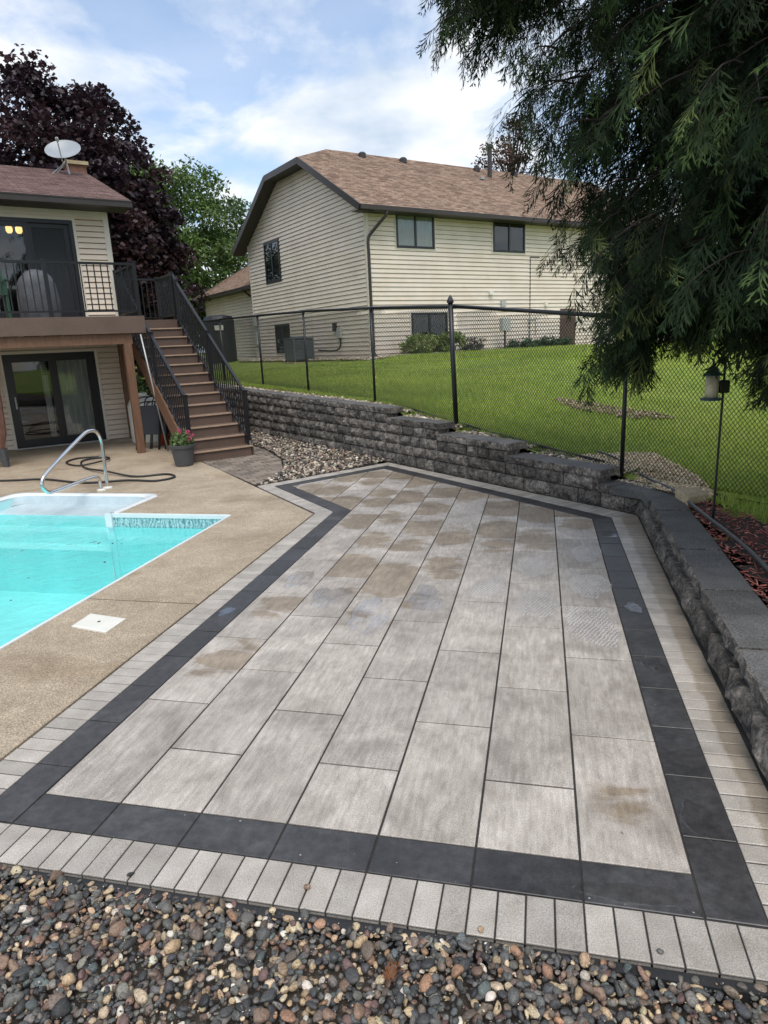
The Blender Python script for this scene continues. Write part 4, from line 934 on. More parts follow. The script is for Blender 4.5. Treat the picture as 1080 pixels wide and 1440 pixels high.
def build_grass():
    n = 260000
    # denser close to the fence
    s = RNG.uniform(-9, 17, n); d = .5 + RNG.uniform(0, 1, n)**1.9*16; x = WO[0] + WD[0]*s + WN[0]*d; y = WO[1] + WD[1]*s + WN[1]*d
    T = np.array([p[:2] for p in TONGUE]); Bp = np.array([p[:2] for p in BARE]); keep = ~inpoly(x, y, T) & ~(inpoly(x, y, Bp) & (RNG.random(n) < .55))
    k = (x-NO[0])*NK[0] + (y-NO[1])*NK[1]; sg = (x-NO[0])*NS[0] + (y-NO[1])*NS[1]; keep &= ~((k > -1.0) & (sg > -.25)) & ~((k > -.6) & (k < 3) & (sg > -1.0))
    x, y = x[keep], y[keep]
    # a few more where the lawn meets the mulch on the near side
    n2 = 26000; s2 = RNG.uniform(-9, -.7, n2); lim = np.interp(s2, [-9, -4.2, -1.9, -1.2, -.66], [-2.6, -1.1, -.46, -.18, .06]); d2 = lim + RNG.uniform(0, 1.2, n2)
    x = np.concatenate([x, WO[0] + WD[0]*s2 + WN[0]*d2]); y = np.concatenate([y, WO[1] + WD[1]*s2 + WN[1]*d2]); n = len(x)
    dist = np.hypot(x, y); h = RNG.uniform(.045, .095, n)*np.clip(dist/11, .8, 1.5); w = .005*np.clip(dist/7, .9, 3.2); a = RNG.uniform(0, 2*np.pi, n); lean = RNG.uniform(.1, .7, n)*h; la = RNG.uniform(0, 2*np.pi, n)
    kk_ = (x-NO[0])*NK[0] + (y-NO[1])*NK[1]; h = h*np.where((kk_ > -3.2) & (kk_ < 0), .45, 1); z = terrain(x, y) - .004
    V = np.empty((n, 3, 3)); V[:, 0] = np.stack([x + w*np.cos(a), y + w*np.sin(a), z], 1); V[:, 1] = np.stack([x - w*np.cos(a), y - w*np.sin(a), z], 1); V[:, 2] = np.stack([x + lean*np.cos(la), y + lean*np.sin(la), z + h], 1)
    F = np.arange(n*3).reshape(n, 3); pal = np.array([(.38, .49, .10), (.44, .54, .11), (.28, .40, .08), (.52, .58, .15), (.54, .52, .22)]); c = pal[RNG.choice(5, n, p=[.3, .3, .22, .13, .05])]*RNG.uniform(.75, 1.25, (n, 1)); mot = .5*np.sin(x*1.3+np.sin(y*.9)*2) + .5*np.sin(y*1.7+np.sin(x*.6)*2.3) + .4*np.sin((x+y)*4.1+np.sin(x*3)*1.5); c = c*(1 + .14*mot[:, None]*np.array([1.2, 1.0, .8]))
    o = link(bpy.data.objects.new('grass', fast_mesh('grass', V.reshape(-1, 3), F, 'blade', np.repeat(c, 3, 0)))); tag(o, 'mown green grass of the neighbouring lawn behind the fence', 'grass', kind='stuff')
build_grass()

# ------------------------------------------------------------------ building helpers
def clap(m, P, lf, rt, z0, z1, h, lip=.016):
    """lapped siding courses between the bounds lf(z), rt(z); each board hangs over a recessed slot"""
    k = int(math.floor(z0/h)); slot = h*.17 if h < .13 else h*.095; inn = -.05
    while k*h < z1 - 1e-6:
        a, b = max(k*h, z0), min((k+1)*h, z1); full = (k+1)*h; k += 1
        if b - a < .004: continue
        if rt(a) - lf(a) < .02 and rt(b) - lf(b) < .02: continue
        off_ = lambda z: lip*(1-(z-(full-h))/h) + .002
        c = min(b, full - slot)
        if c > a + .001:
            m.quad(P(lf(a), a, off_(a)), P(rt(a), a, off_(a)), P(rt(c), c, off_(c)), P(lf(c), c, off_(c)))
            m.quad(P(lf(a), a, inn), P(rt(a), a, inn), P(rt(a), a, off_(a)), P(lf(a), a, off_(a)))
        else: c = a
        if b > c + .0005:
            m.quad(P(lf(c), c, off_(c)), P(rt(c), c, off_(c)), P(rt(c), c, inn), P(lf(c), c, inn))
            m.quad(P(lf(c), c, inn), P(rt(c), c, inn), P(rt(b), b, inn), P(lf(b), b, inn))
def clap_rects(m, P, s0, s1, z0, z1, holes, h, lip=.016):
    zs = sorted({z0, z1, *[q for hl in holes for q in hl[2:4] if z0 < q < z1]})
    for a, b in zip(zs, zs[1:]):
        cuts = sorted((hl[0], hl[1]) for hl in holes if hl[2] < (a+b)/2 < hl[3]); x = s0
        for c0, c1 in cuts + [(s1, s1)]:
            if c0 > x + .01: clap(m, P, lambda z, x=x: x, lambda z, c0=c0: c0, a, b, h, lip)
            x = max(x, c1)
def pbox(m, P, s0, s1, z0, z1, o0, o1):
    c = [P(s0, z0, o0), P(s1, z0, o0), P(s1, z0, o1), P(s0, z0, o1), P(s0, z1, o0), P(s1, z1, o0), P(s1, z1, o1), P(s0, z1, o1)]
    i = len(m.v); m.v += c; m.f += [(i, i+1, i+2, i+3), (i+4, i+7, i+6, i+5), (i, i+4, i+5, i+1), (i+1, i+5, i+6, i+2), (i+2, i+6, i+7, i+3), (i+3, i+7, i+4, i)]
def part(name, mat, parent, *boxes, P=None, bevel=0):
    m = MB()
    for b in boxes: pbox(m, P, *b)
    return m.build(name, mat, parent, bevel=bevel)
def curtain(m, P, s0, s1, z0, z1, o, amp, waves):
    n = int(waves*8); prev = None
    for i in range(n+1):
        t = i/n; s = s0 + (s1-s0)*t; w = amp*(math.sin(t*waves*6.283) + .5*math.sin(t*waves*2.7*6.283+1))
        cur = (P(s, z0, o + w*1.2), P(s, z1, o + w*.7))
        if prev: m.quad(prev[0], cur[0], cur[1], prev[1])
        prev = cur
def window(parent, P, s0, s1, z0, z1, fr='black', curt=False, trim=None, fw=.075, screens=False):
    w = part('window', fr, parent, (s0, s0+fw, z0, z1, 0, .06), (s1-fw, s1, z0, z1, 0, .06), (s0+fw, s1-fw, z0, z0+fw, 0, .06), (s0+fw, s1-fw, z1-fw, z1, 0, .06), ((s0+s1)/2-.04, (s0+s1)/2+.04, z0+fw, z1-fw, .004, .056), P=P)
    mid = (s0+s1)/2
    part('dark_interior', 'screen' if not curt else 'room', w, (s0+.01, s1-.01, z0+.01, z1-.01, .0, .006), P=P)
    if curt:
        m = MB(); curtain(m, P, s0+fw, s1-fw, z0+fw, z1-fw, .016, .004, 9); m.build('curtain', 'curtain', w, smooth=True)
    for a, b in ((s0+fw, mid-.03), (mid+.03, s1-fw)):
        m = MB(); pbox(m, P, a-.004, b+.004, z0+fw-.004, z1-fw+.004, .030, .034); m.build('pane', 'glass', w)
    if trim:
        tw = .045
        part('window_trim', trim, w, (s0-tw, s0-.002, z0-tw, z1+tw, 0, .044), (s1+.002, s1+tw, z0-tw, z1+tw, 0, .044), (s0, s1, z0-tw, z0-.002, 0, .044), (s0, s1, z1+.002, z1+tw, 0, .044), P=P)
    return w
def roof_plane(parent, quads, mat, name='roof', course=.14, lift=.010):
    m = MB(); uv = []
    for p0, p1, p2, p3 in quads:
        p0, p1, p2, p3 = map(Vector, (p0, p1, p2, p3)); e = (p1-p0).normalized(); nrm = (p1-p0).cross(p3-p0)
        if nrm.length < 1e-6: nrm = (p1-p0).cross(p2-p0)
        nrm.normalize(); nrm = nrm if nrm.z > 0 else -nrm; g = nrm.cross(e); 
        if g.dot(p3-p0) < 0: g = -g
        hgt = max((p3-p0).dot(g), (p2-p0).dot(g)); n = max(1, int(hgt/course))
        U = lambda p: ((p-p0).dot(e) + p0.dot(e), (p-p0).dot(g))
        for i in range(n):
            a, b = i/n, (i+1)/n; q = [p0.lerp(p3, a) + nrm*lift, p1.lerp(p2, a) + nrm*lift, p1.lerp(p2, b), p0.lerp(p3, b)]
            m.quad(*[tuple(x) for x in q]); uv += [U(x) for x in q]
            q2 = [p0.lerp(p3, a), p1.lerp(p2, a), q[1], q[0]]
            m.quad(*[tuple(x) for x in q2]); uv += [U(x) for x in q2]
    me = bpy.data.meshes.new(name); loc = parent.location if parent.type == 'EMPTY' else Vector()
    me.from_pydata([tuple(Vector(v)-loc) for v in m.v], [], m.f); me.materials.append(MAT[mat]); l = me.uv_layers.new(name='UVMap')
    for i, x in enumerate(uv): l.data[i].uv = x
    return link(bpy.data.objects.new(name, me), parent)
def make_baluster_mesh():
    m = MB(); m.hexa([(-.009, -.009, 0), (.009, -.009, 0), (.009, .009, 0), (-.009, .009, 0), (-.009, -.009, 1), (.009, -.009, 1), (.009, .009, 1), (-.009, .009, 1)]); return m.mesh('baluster', 'blackmetal')
BAL = make_baluster_mesh()
HANG = math.atan2(HU[1], HU[0])
def balusters(parent, a, b, z0a, z0b, ha, hb, n):
    loc = parent.location if parent.type == 'EMPTY' else Vector()
    for i in range(n):
        t = (i+1)/(n+1); o = link(bpy.data.objects.new('baluster', BAL), parent); z = z0a + (z0b-z0a)*t
        o.location = Vector((a[0]+(b[0]-a[0])*t, a[1]+(b[1]-a[1])*t, z)) - loc; o.scale = (1, 1, ha + (hb-ha)*t); o.rotation_euler = (0, 0, HANG)
def rail_section(parent, a, b, za, zb, n, h=.92, posts=(True, True)):
    """railing from a to b (xy), walking surface at za / zb"""
    for e, (p, z) in enumerate(((a, za), (b, zb))):
        if posts[e]:
            m = MB(); m.bar((p[0], p[1], z), (p[0], p[1], z+h+.03), .065); q = m.build('rail_post', 'blackmetal', parent)
            m = MB(); m.bar((p[0], p[1], z+h+.03), (p[0], p[1], z+h+.05), .08); m.build('post_cap', 'blackmetal', q)
    m = MB(); m.bar((*a[:2], za+h), (*b[:2], zb+h), .05, .04); m.build('top_rail', 'blackmetal', parent)
    m = MB(); m.bar((*a[:2], za+.10), (*b[:2], zb+.10), .04, .03); m.build('bottom_rail', 'blackmetal', parent)
    balusters(parent, a, b, za+.11, zb+.11, h-.12, h-.12, n)

# ------------------------------------------------------------------ house with the deck (left)
def build_left_house():
    root = thing('cream_house', 'cream sided two storey house with black sliding doors behind the pool', 'house', hw(-2, 3, 0))
    P = lambda s, z, o: hw(s, -o, z)
    U0, U1 = -9.0, 1.55; lo = (-.90, .90, .0, 1.97); up = (-.98, .84, 2.62, 4.64)
    m = MB(); clap_rects(m, P, U0, U1-.09, 0.02, 4.84, [lo, up], .114, .026); o = m.build('siding', 'cream', root); o['kind'] = 'stuff'
    # solid wall behind the siding, with the door openings left clear
    m = MB()
    for r in ((U0, lo[0], 0, 2.3), (lo[1], U1, 0, 2.3), (lo[0], lo[1], 1.97, 2.3), (U0, up[0], 2.3, 4.84), (up[1], U1, 2.3, 4.84), (up[0], up[1], 2.3, 2.62), (up[0], up[1], 4.64, 4.84)): pbox(m, P, r[0], r[1], r[2], r[3], -.14, -.053)
    m.build('wall', 'creamtrim', root)
    m = MB(); m.box(hw, U1-.14, U1-.054, .14, 7.4, 0, 4.84); m.build('end_wall', 'creamtrim', root)
    m = MB(); P2 = lambda s, z, o: hw(U1+o, s, z); clap(m, P2, lambda z: .1, lambda z: 7.4, .02, 4.84, .114); q = m.build('end_siding', 'cream', root); q['kind'] = 'stuff'
    part('corner_board', 'creamtrim', root, (U1-.09, U1+.02, 0, 4.84, .0, .024), P=P)
    part('frieze_board', 'creamtrim', root, (U0, U1-.09, 4.72, 4.84, .018, .03), P=P)
    # rooms behind the doors
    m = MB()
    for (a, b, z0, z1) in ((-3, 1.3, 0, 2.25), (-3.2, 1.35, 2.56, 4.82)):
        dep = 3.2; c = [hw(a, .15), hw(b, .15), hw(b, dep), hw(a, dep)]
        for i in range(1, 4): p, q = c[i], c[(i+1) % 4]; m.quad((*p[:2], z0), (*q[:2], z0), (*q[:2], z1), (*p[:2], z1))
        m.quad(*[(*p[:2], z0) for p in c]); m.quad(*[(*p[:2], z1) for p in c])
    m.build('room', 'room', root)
    # sliding doors
    def slider(r, handle, right_screen):
        s0, s1, z0, z1 = r; fw = .075; mid = (s0+s1)/2 + .02
        d = part('sliding_door', 'black', root, (s0, s0+fw, z0, z1, -.08, .03), (s1-fw, s1, z0, z1, -.08, .03), (s0+fw, s1-fw, z1-fw, z1, -.08, .03), (s0+fw, s1-fw, z0, z0+.04, -.08, .02), P=P)
        a = part('door_sash', 'black', d, (s0+fw, s0+fw+.09, z0+.04, z1-fw, -.03, .012), (mid-.06, mid+.03, z0+.04, z1-fw, -.03, .012), (s0+fw+.09, mid-.06, z0+.04, z0+.19, -.03, .012), (s0+fw+.09, mid-.06, z1-fw-.09, z1-fw, -.03, .012), P=P)
        b = part('door_sash', 'black', d, (mid+.032, mid+.10, z0+.04, z1-fw, -.075, -.035), (s1-fw-.11, s1-fw, z0+.04, z1-fw, -.075, -.035), (mid+.10, s1-fw-.11, z0+.04, z0+.19, -.075, -.035), (mid+.10, s1-fw-.11, z1-fw-.09, z1-fw, -.075, -.035), P=P)
        part('pane', 'glass', d, (s0+fw+.08, mid-.05, z0+.18, z1-fw-.08, -.012, -.008), P=P)
        part('pane', 'glass', d, (mid+.09, s1-fw-.10, z0+.18, z1-fw-.08, -.058, -.054), P=P)
        if handle: part('door_handle', 'galv', d, (s0+fw+.03, s0+fw+.055, z0+.85, z0+1.10, .012, .04), P=P)
        part('threshold', 'galv', d, (s0, s1, z0-.0, z0+.028, .032, .09), P=P)
        part('door_trim', 'creamtrim', d, (s0-.06, s0-.002, z0, z1+.06, .0, .028), (s1+.002, s1+.06, z0, z1+.06, 0, .028), (s0, s1, z1+.002, z1+.06, 0, .028), P=P)
        return d, mid, fw
    d, mid, fw = slider(lo, True, False)
    m = MB(); curtain(m, P, mid+.08, lo[1]-.17, .2, 1.85, -.082, .014, 5); m.build('curtain', 'curtain', d, smooth=True)
    m = MB(); curtain(m, P, mid-.22, mid-.10, .2, 1.85, -.11, .012, 2); m.build('curtain', 'curtain', d, smooth=True)
    m = MB()
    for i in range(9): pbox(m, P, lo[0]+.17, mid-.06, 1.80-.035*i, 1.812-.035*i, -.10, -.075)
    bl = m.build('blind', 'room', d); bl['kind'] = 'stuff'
    d, mid, fw = slider(up, False, True); part('insect_screen', 'screen', d, (mid+.09, up[1]-.18, 2.80, 4.47, -.050, -.047), P=P)
    # eave, gutter, roof
    RU = 1.95; ev = -.60; sl = .35; zr = 5.0 + sl*3.9; z_e = 4.97
    soff = MB(); soff.box(hw, U0, RU-.02, ev+.02, 0, 4.842, 4.86); soff.build('soffit', 'soffit', root)
    part('gutter', 'bronze', root, (U0, RU, 4.83, 4.96, .60, .70), P=P, bevel=.015)
    part('gutter_lip', 'bronze', root, (U0, RU, 4.945, 4.965, .70, .712), P=P)
    vr = 3.3
    roof_plane(root, [(hw(U0, ev-.06, z_e), hw(RU, ev-.06, z_e), hw(RU, vr, zr), hw(U0, vr, zr)), (hw(RU, 7.9, z_e-.05), hw(U0, 7.9, z_e-.05), hw(U0, vr, zr), hw(RU, vr, zr))], 'shingle_l')
    m = MB(); m.face([hw(U1, 0, 4.84), hw(U1, vr, zr-.12), hw(U1, 7.4, 4.84)]); m.build('gable_wall', 'creamtrim', root)
    m = MB(); 
    for a, b in ((ev-.06, vr), (7.9, vr)):
        m.bar(hw(RU-.01, a, z_e-.09), hw(RU-.01, b, zr-.09), .03, .17)
    m.build('rake_board', 'bronze', root)
    m = MB(); m.box(hw, U1-.14, U1, 7.26, 7.4, 0, 4.8); m.box(hw, U0, U1-.15, 7.3, 7.4, 0, 4.8); m.build('back_wall', 'creamtrim', root)
    # chimney
    ch = MB(); ch.box(hw, 1.55, 1.98, 3.25, 3.75, 6.0, 6.52); c = ch.build('chimney', 'brickred', root)
    m = MB(); m.box(hw, 1.50, 2.03, 3.20, 3.80, 6.52, 6.60); m.build('chimney_crown', 'blockstone', c)
    part('hose_bib', 'galv', root, (1.08, 1.48, .44, .452, .02, .035), P=P)
    # lit ceiling fixture seen through the upper door
    lf = thing('ceiling_fixture', 'lit amber glass light fixture inside the upper sliding door', 'lamp', hw(-.165, .9, 4.5))
    for du in (-.13, .13):
        m = MB(); m.lathe([(.04, -.04), (.065, .0), (.065, .08), (.03, .11)], hw(-.165+du*.72, .9, 4.52), 14); m.build('lamp_shade', 'lamp', lf, smooth=True)
    m = MB(); m.tube([hw(-.165, .9, 4.66), hw(-.165, .9, 4.81)], .015, 8); m.bar(hw(-.27, .9, 4.655), hw(-.06, .9, 4.655), .02); m.build('lamp_arm', 'galv', lf)
    # satellite dish on the roof
    cx = hw(1.38, 2.6, 6.60); ds = thing('satellite_dish', 'grey oval satellite dish on the mauve roof ridge', 'satellite dish', hw(1.43, 2.6, 6.1))
    m = MB(); N = 28; ax = Vector((.1, -.70, .70)).normalized(); x = ax.cross(Vector((0, 0, 1))).normalized(); y = x.cross(ax)
    for j in range(6):
        r = j/5
        for k in range(N):
            t = 6.2832*k/N; p = Vector(cx) + x*math.cos(t)*r*.41 + y*math.sin(t)*r*.37 + ax*(r*r*.09); m.v.append(tuple(p))
    for j in range(5):
        for k in range(N): m.f.append((j*N+k, j*N+(k+1) % N, (j+1)*N+(k+1) % N, (j+1)*N+k))
    m.build('reflector', 'dish', ds, smooth=True)
    tip = Vector(cx) + ax*.48 - y*.18
    m = MB(); m.tube([tuple(Vector(cx) - y*.36), tuple(tip)], .014, 8); m.build('feed_arm', 'galv', ds); m = MB(); m.tube([tuple(tip - ax*.02), tuple(tip + Vector((0, 0, .0)) - ax*.10)], .035, 10); m.build('feed_horn', 'galv', ds)
    m = MB(); m.tube([tuple(Vector(cx) - ax*.02), hw(1.42, 2.70, 6.40), hw(1.46, 2.70, 6.10)], .024, 10); m.build('mast', 'galv', ds); m = MB(); m.tube([hw(1.15, 2.72, 6.12), hw(1.41, 2.70, 6.42)], .012, 6); m.tube([hw(1.02, 2.6, 6.08), hw(1.41, 2.70, 6.42)], .012, 6); m.build('brace', 'galv', ds)
build_left_house()

# ------------------------------------------------------------------ deck and stairs
DZ = 2.55
def build_deck():
    root = thing('raised_deck', 'raised brown deck with black railing on a timber post', 'deck', hw(-2, -1.5, 0))
    m = MB(); m.box(hw, -8, 1.31, -2.83, -.04, DZ-.03, DZ); m.build('deck_floor', 'composite', root)
    m = MB(); m.box(hw, 1.315, 2.46, -1.27, -.04, DZ-.03, DZ); m.build('landing_floor', 'composite', root)
    m = MB(); m.box(hw, -8, 1.33, -2.87, -2.835, DZ-.30, DZ+.004); m.build('fascia', 'composite', root)
    m = MB(); m.box(hw, 1.30, 1.332, -2.833, -1.28, DZ-.30, DZ-.035); m.build('side_fascia', 'composite', root)
    m = MB(); m.box(hw, 1.34, 2.48, -.04, -.01, DZ-.30, DZ-.02); m.box(hw, 2.462, 2.49, -1.27, -.045, DZ-.30, DZ-.02); m.build('landing_fascia', 'composite', root)
    m = MB(); m.box(hw, -8, 1.08, -2.80, -2.68, DZ-.49, DZ-.31); m.build('beam', 'timber', root)
    for i in range(24):
        u = 1.1 - i*.38; m = MB(); m.box(hw, u, u+.04, -2.83, -.04, DZ-.29, DZ-.035); m.build('joist', 'timber', root)
    for u in (.98, -2.9, -6.6):
        m = MB(); m.box(hw, u-.07, u+.07, -2.83, -2.69, 0, DZ-.49); m.build('support_post', 'timber', root, bevel=.008)
    for u in (2.40, 1.45): 
        m = MB(); m.box(hw, u-.06, u+.06, -.20, -.08, 0, DZ-.05); m.build('support_post', 'timber', root)
    v = -2.79
    rail_section(root, hw(-3.6, v), hw(-1.75, v), DZ, DZ, 15, posts=(True, True)); rail_section(root, hw(-1.75, v), hw(-.23, v), DZ, DZ, 12, posts=(False, True)); rail_section(root, hw(-.23, v), hw(1.27, v), DZ, DZ, 12, posts=(False, True))
    rail_section(root, hw(1.27, v), hw(1.27, -1.30), DZ, DZ, 12, posts=(False, True))
    rail_section(root, hw(1.62, -.12), hw(2.42, -.12), DZ, DZ, 6); rail_section(root, hw(2.42, -.12), hw(2.42, -1.24), DZ, DZ, 9, posts=(False, True))
build_deck()
def build_stairs():
    root = thing('staircase', 'brown composite stairs with black railings leading up to the deck', 'stairs', hw(1.9, -3, 0))
    n = 14; rise = DZ/n; run = 3.5/(n-1); V0 = -4.77; A0, A1 = 1.36, 2.44
    for i in range(n):
        z0, z1 = i*rise, (i+1)*rise; v = V0 + i*run
        m = MB(); m.box(hw, A0+.01, A1-.01, v, v+.02, z0, z1-.032); m.build('riser', 'composite', root)
        if i < n-1:
            m = MB(); m.box(hw, A0-.02, A1+.02, v-.025, v+run+.012, z1-.03, z1); t = m.build('tread', 'composite', root)
            m = MB(); m.box(hw, A0-.018, A1+.018, v-.029, v-.0255, z1-.022, z1+.0015); m.box(hw, A0-.018, A1+.018, v-.0255, v+.018, z1+.0005, z1+.0015); m.build('nosing', 'nosing', t)
    for u in (A0-.045, A1+.012):
        m = MB(); a, b = [], []
        P = [hw(u, V0+.02, 0), hw(u, V0+.02, rise-.04), hw(u, V0+(n-1)*run, DZ-.04), hw(u, V0+(n-1)*run, DZ-.36), hw(u, V0+.42, 0)]
        Q = [hw(u+.033, V0+.02, 0), hw(u+.033, V0+.02, rise-.04), hw(u+.033, V0+(n-1)*run, DZ-.04), hw(u+.033, V0+(n-1)*run, DZ-.36), hw(u+.033, V0+.42, 0)]
        m.face(P); m.face(Q[::-1])
        for i in range(5): m.quad(P[i], Q[i], Q[(i+1) % 5], P[(i+1) % 5])
        m.build('stringer', 'timber' if u < 2 else 'composite', root)
    # rails: posts at foot, middle and head
    for u in (A0-.0, A1+.0):
        st = [(V0+.10, rise), (V0+.10+6*run, 7*rise), (V0+.10+12*run, 13*rise)]
        for (va, za), (vb, zb) in zip(st, st[1:]):
            rail_section(root, hw(u, va), hw(u, vb), za+.0, zb+.0, 14, h=.93, posts=(True, False))
        if u > 2: rail_section(root, hw(u, st[2][0]), hw(u, -1.24), st[2][1], DZ, 2, h=.93, posts=(True, False))
        # brackets at the tread ends
        for i in range(n-1):
            v = V0 + i*run; m = MB(); m.box(hw, u-.012, u+.012, v+.05, v+.10, (i+1)*rise, (i+1)*rise+.075); m.build('bracket', 'galv', root)
build_stairs()

# ------------------------------------------------------------------ neighbouring house
def build_neighbor():
    root = thing('neighbor_house', 'pale sided house with clipped gable and tan shingle roof beyond the lawn', 'house', nw(5, 5, 1.2))
    G = lambda s, z, o: nw(-o, s, z); S = lambda k, z, o: nw(k, -o, z)
    zb, ze, sw, sl = 1.30, 6.42, 10.2, .555; half = sw/2; ridge = ze + sl*half; zc = 8.42; KL = 17.0
    lf = lambda z: max(0, (z-ze)/sl); rt = lambda z: sw - max(0, (z-ze)/sl)
    w4 = (6.85, 8.35, 4.62, 6.24); w5 = (6.35, 7.85, 1.62, 2.84)
    m = MB(); clap_rects(m, G, .07, sw-.07, zb, ze, [w4, w5], .15, .034); clap(m, G, lambda z: lf(z), lambda z: rt(z), ze, zc, .15, .034); o = m.build('gable_siding', 'siding2', root); o['kind'] = 'stuff'
    m = MB(); m.face([G(0, zb-.4, -.055), G(sw, zb-.4, -.055), G(sw, ze, -.055), G(rt(zc), zc, -.055), G(lf(zc), zc, -.055), G(0, ze, -.055)]); m.build('gable_wall', 'siding2', root)
    w1 = (1.19, 2.84, 5.03, 6.16); w2 = (5.62, 7.28, 5.03, 6.17); w3 = (1.71, 3.36, 1.32, 2.86); dr = (9.34, 10.3, zb, 2.92)
    m = MB(); clap_rects(m, S, .09, KL, zb, ze, [w1, w2, w3, dr], .15, .034); o = m.build('side_siding', 'siding2', root); o['kind'] = 'stuff'
    m = MB(); m.quad(S(0, zb-.4, -.055), S(KL, zb-.4, -.055), S(KL, ze, -.055), S(0, ze, -.055)); m.quad(nw(KL, 0, zb), nw(KL, sw, zb), nw(KL, sw, ze), nw(KL, 0, ze)); m.quad(nw(0, sw, zb), nw(KL, sw, zb), nw(KL, sw, ze), nw(0, sw, ze)); m.build('side_wall', 'siding2', root)
    part('corner_board', 'creamtrim', root, (-.02, .09, zb, ze, .0, .042), P=S); part('corner_board', 'creamtrim', root, (.0, .07, zb, ze, .0, .042), P=G); part('corner_board', 'creamtrim', root, (sw-.07, sw, zb, ze, .0, .042), P=G)
    part('foundation', 'blockstone', root, (0, sw, zb-.4, zb, -.05, .005), P=G); part('foundation', 'blockstone', root, (.01, KL, zb-.4, zb, -.05, .005), P=S)
    window(root, G, *w4, trim='bronze'); window(root, G, *w5, trim='creamtrim')
    window(root, S, *w1, curt=True, trim='creamtrim'); window(root, S, *w2, trim='creamtrim'); window(root, S, *w3, trim='creamtrim')
    d = part('side_door', 'brownmetal', root, (dr[0], dr[1], dr[2], dr[3]-.02, -.02, .03), P=S)
    # roof
    oh, rk = .55, .55; zed = ze - sl*oh + .12; zr = ridge + .12; zcl = zc + .12; sc = lf(zc); kh = 1.55
    e0, e1 = (-oh, zed), (sw+oh, zed)
    A = lambda k, s, z: nw(k, s, z)
    roof_plane(root, [(A(-rk, -oh, zed), A(KL, -oh, zed), A(KL, sc, zcl), A(-rk, sc, zcl)), (A(-rk, sc, zcl), A(KL, sc, zcl), A(KL, half, zr), A(kh, half, zr)),
                      (A(KL, sw+oh, zed), A(-rk, sw+oh, zed), A(-rk, sw-sc, zcl), A(KL, sw-sc, zcl)), (A(KL, sw-sc, zcl), A(-rk, sw-sc, zcl), A(kh, half, zr), A(KL, half, zr)),
                      (A(-rk, sw-sc, zcl), A(-rk, sc, zcl), A(kh, half, zr), A(kh, half, zr))], 'shingle_n')
    m = MB(); pts = [(-oh, zed), (sc, zcl), (sw-sc, zcl), (sw+oh, zed)]
    for (s0, z0), (s1, z1) in zip(pts, pts[1:]): m.bar(nw(-rk-.01, s0, z0-.10), nw(-rk-.01, s1, z1-.10), .03, .22)
    m.build('rake_board', 'bronze', root)
    m = MB()
    for (s0, z0), (s1, z1) in zip(pts, pts[1:]): m.quad(nw(-rk, s0, z0-.19), nw(-rk, s1, z1-.19), nw(.02, s1, z1-.19), nw(.02, s0, z0-.19))
    m.build('rake_soffit', 'soffit', root)
    m = MB(); m.quad(nw(-rk, -oh, zed-.16), nw(KL, -oh, zed-.16), nw(KL, .02, zed-.16), nw(-rk, .02, zed-.16)); m.build('eave_soffit', 'soffit', root)
    part('gutter', 'bronze', root, (-rk, KL, zed-.17, zed-.015, oh, oh+.11), P=S, bevel=.015)
    m = MB(); m.tube(smooth_path([nw(.45, -oh-.05, zed-.18), nw(.42, -oh-.02, zed-.32), nw(.12, -.16, zed-.78), nw(.02, -.08, zed-1.0), nw(.02, -.08, zed-1.4)], 5) + [nw(.02, -.08, 1.95)], .052, 8); ds = m.build('downspout', 'bronze', root, smooth=False)
    m = MB(); m.tube([nw(.02, -.08, 3.0), nw(.02, -.08, 1.55), nw(-.05, -.35, 1.40)], .075, 8); m.build('drain_boot', 'bronze', ds)
    # roof vents and flue
    for k in (2.9, 4.9, 8.9, 11.2):
        s = half-.45; z = zr - sl*.45; m = MB(); m.lathe([(.16, -.05), (.16, .12), (.10, .17)], nw(k, s, z), 14); m.build('roof_vent', 'bronze', root)
    m = MB(); m.lathe([(.10, -.2), (.10, 1.15), (.17, 1.17), (.17, 1.27), (.05, 1.32)], nw(9.1, half-1.1, zr-sl*1.1), 14); m.build('flue_pipe', 'bronze', root); 
    m = MB(); m.bar(nw(8.0, half-1.6, zr-sl*1.6+.02), nw(8.25, half-1.55, zr-sl*1.55+.02), .3, .08); m.build('roof_flashing', 'galv', root)
    # fittings on the side wall
    part('wall_vent', 'white', root, (5.38, 5.55, 3.46, 3.62, .0, .14), P=S); part('meter_box', 'boxgrey', root, (6.0, 6.22, 3.02, 3.26, .0, .12), P=S); part('wall_vent', 'white', root, (8.40, 8.52, 3.02, 3.2, .0, .12), P=S)
    part('conduit', 'bronze', root, (7.58, 7.61, 1.6, 4.9, .015, .04), (7.61, 8.1, 4.88, 4.91, .015, .04), P=S); part('conduit', 'galv', root, (7.5, 7.53, 1.5, 2.55, .02, .05), (7.53, 7.9, 2.5, 2.53, .02, .05), (7.9, 7.94, 1.9, 2.6, .02, .05), P=S)
    part('disconnect_box', 'boxgrey', root, (1.95, 2.22, 2.12, 2.48, .02, .12), P=G); part('wall_light', 'black', root, (2.32, 2.48, 2.36, 2.66, .02, .14), P=G)
    m = MB(); m.tube(smooth_path([nw(-.07, 2.05, 2.1), nw(-.09, 2.05, 1.8), nw(-.2, 2.3, 1.66), nw(-.45, 3.1, 1.7)], 5), .03, 8); m.build('refrigerant_line', 'rubber', root, smooth=True)
    # low wing on the far side
    wz = 4.62; wl = 19.0; kk = .65
    m = MB(); clap(m, lambda s, z, o: nw(kk-o, s, z), lambda z: sw, lambda z: wl-.3, zb, wz, .15, .034); o = m.build('wing_siding', 'siding2', root); o['kind'] = 'stuff'
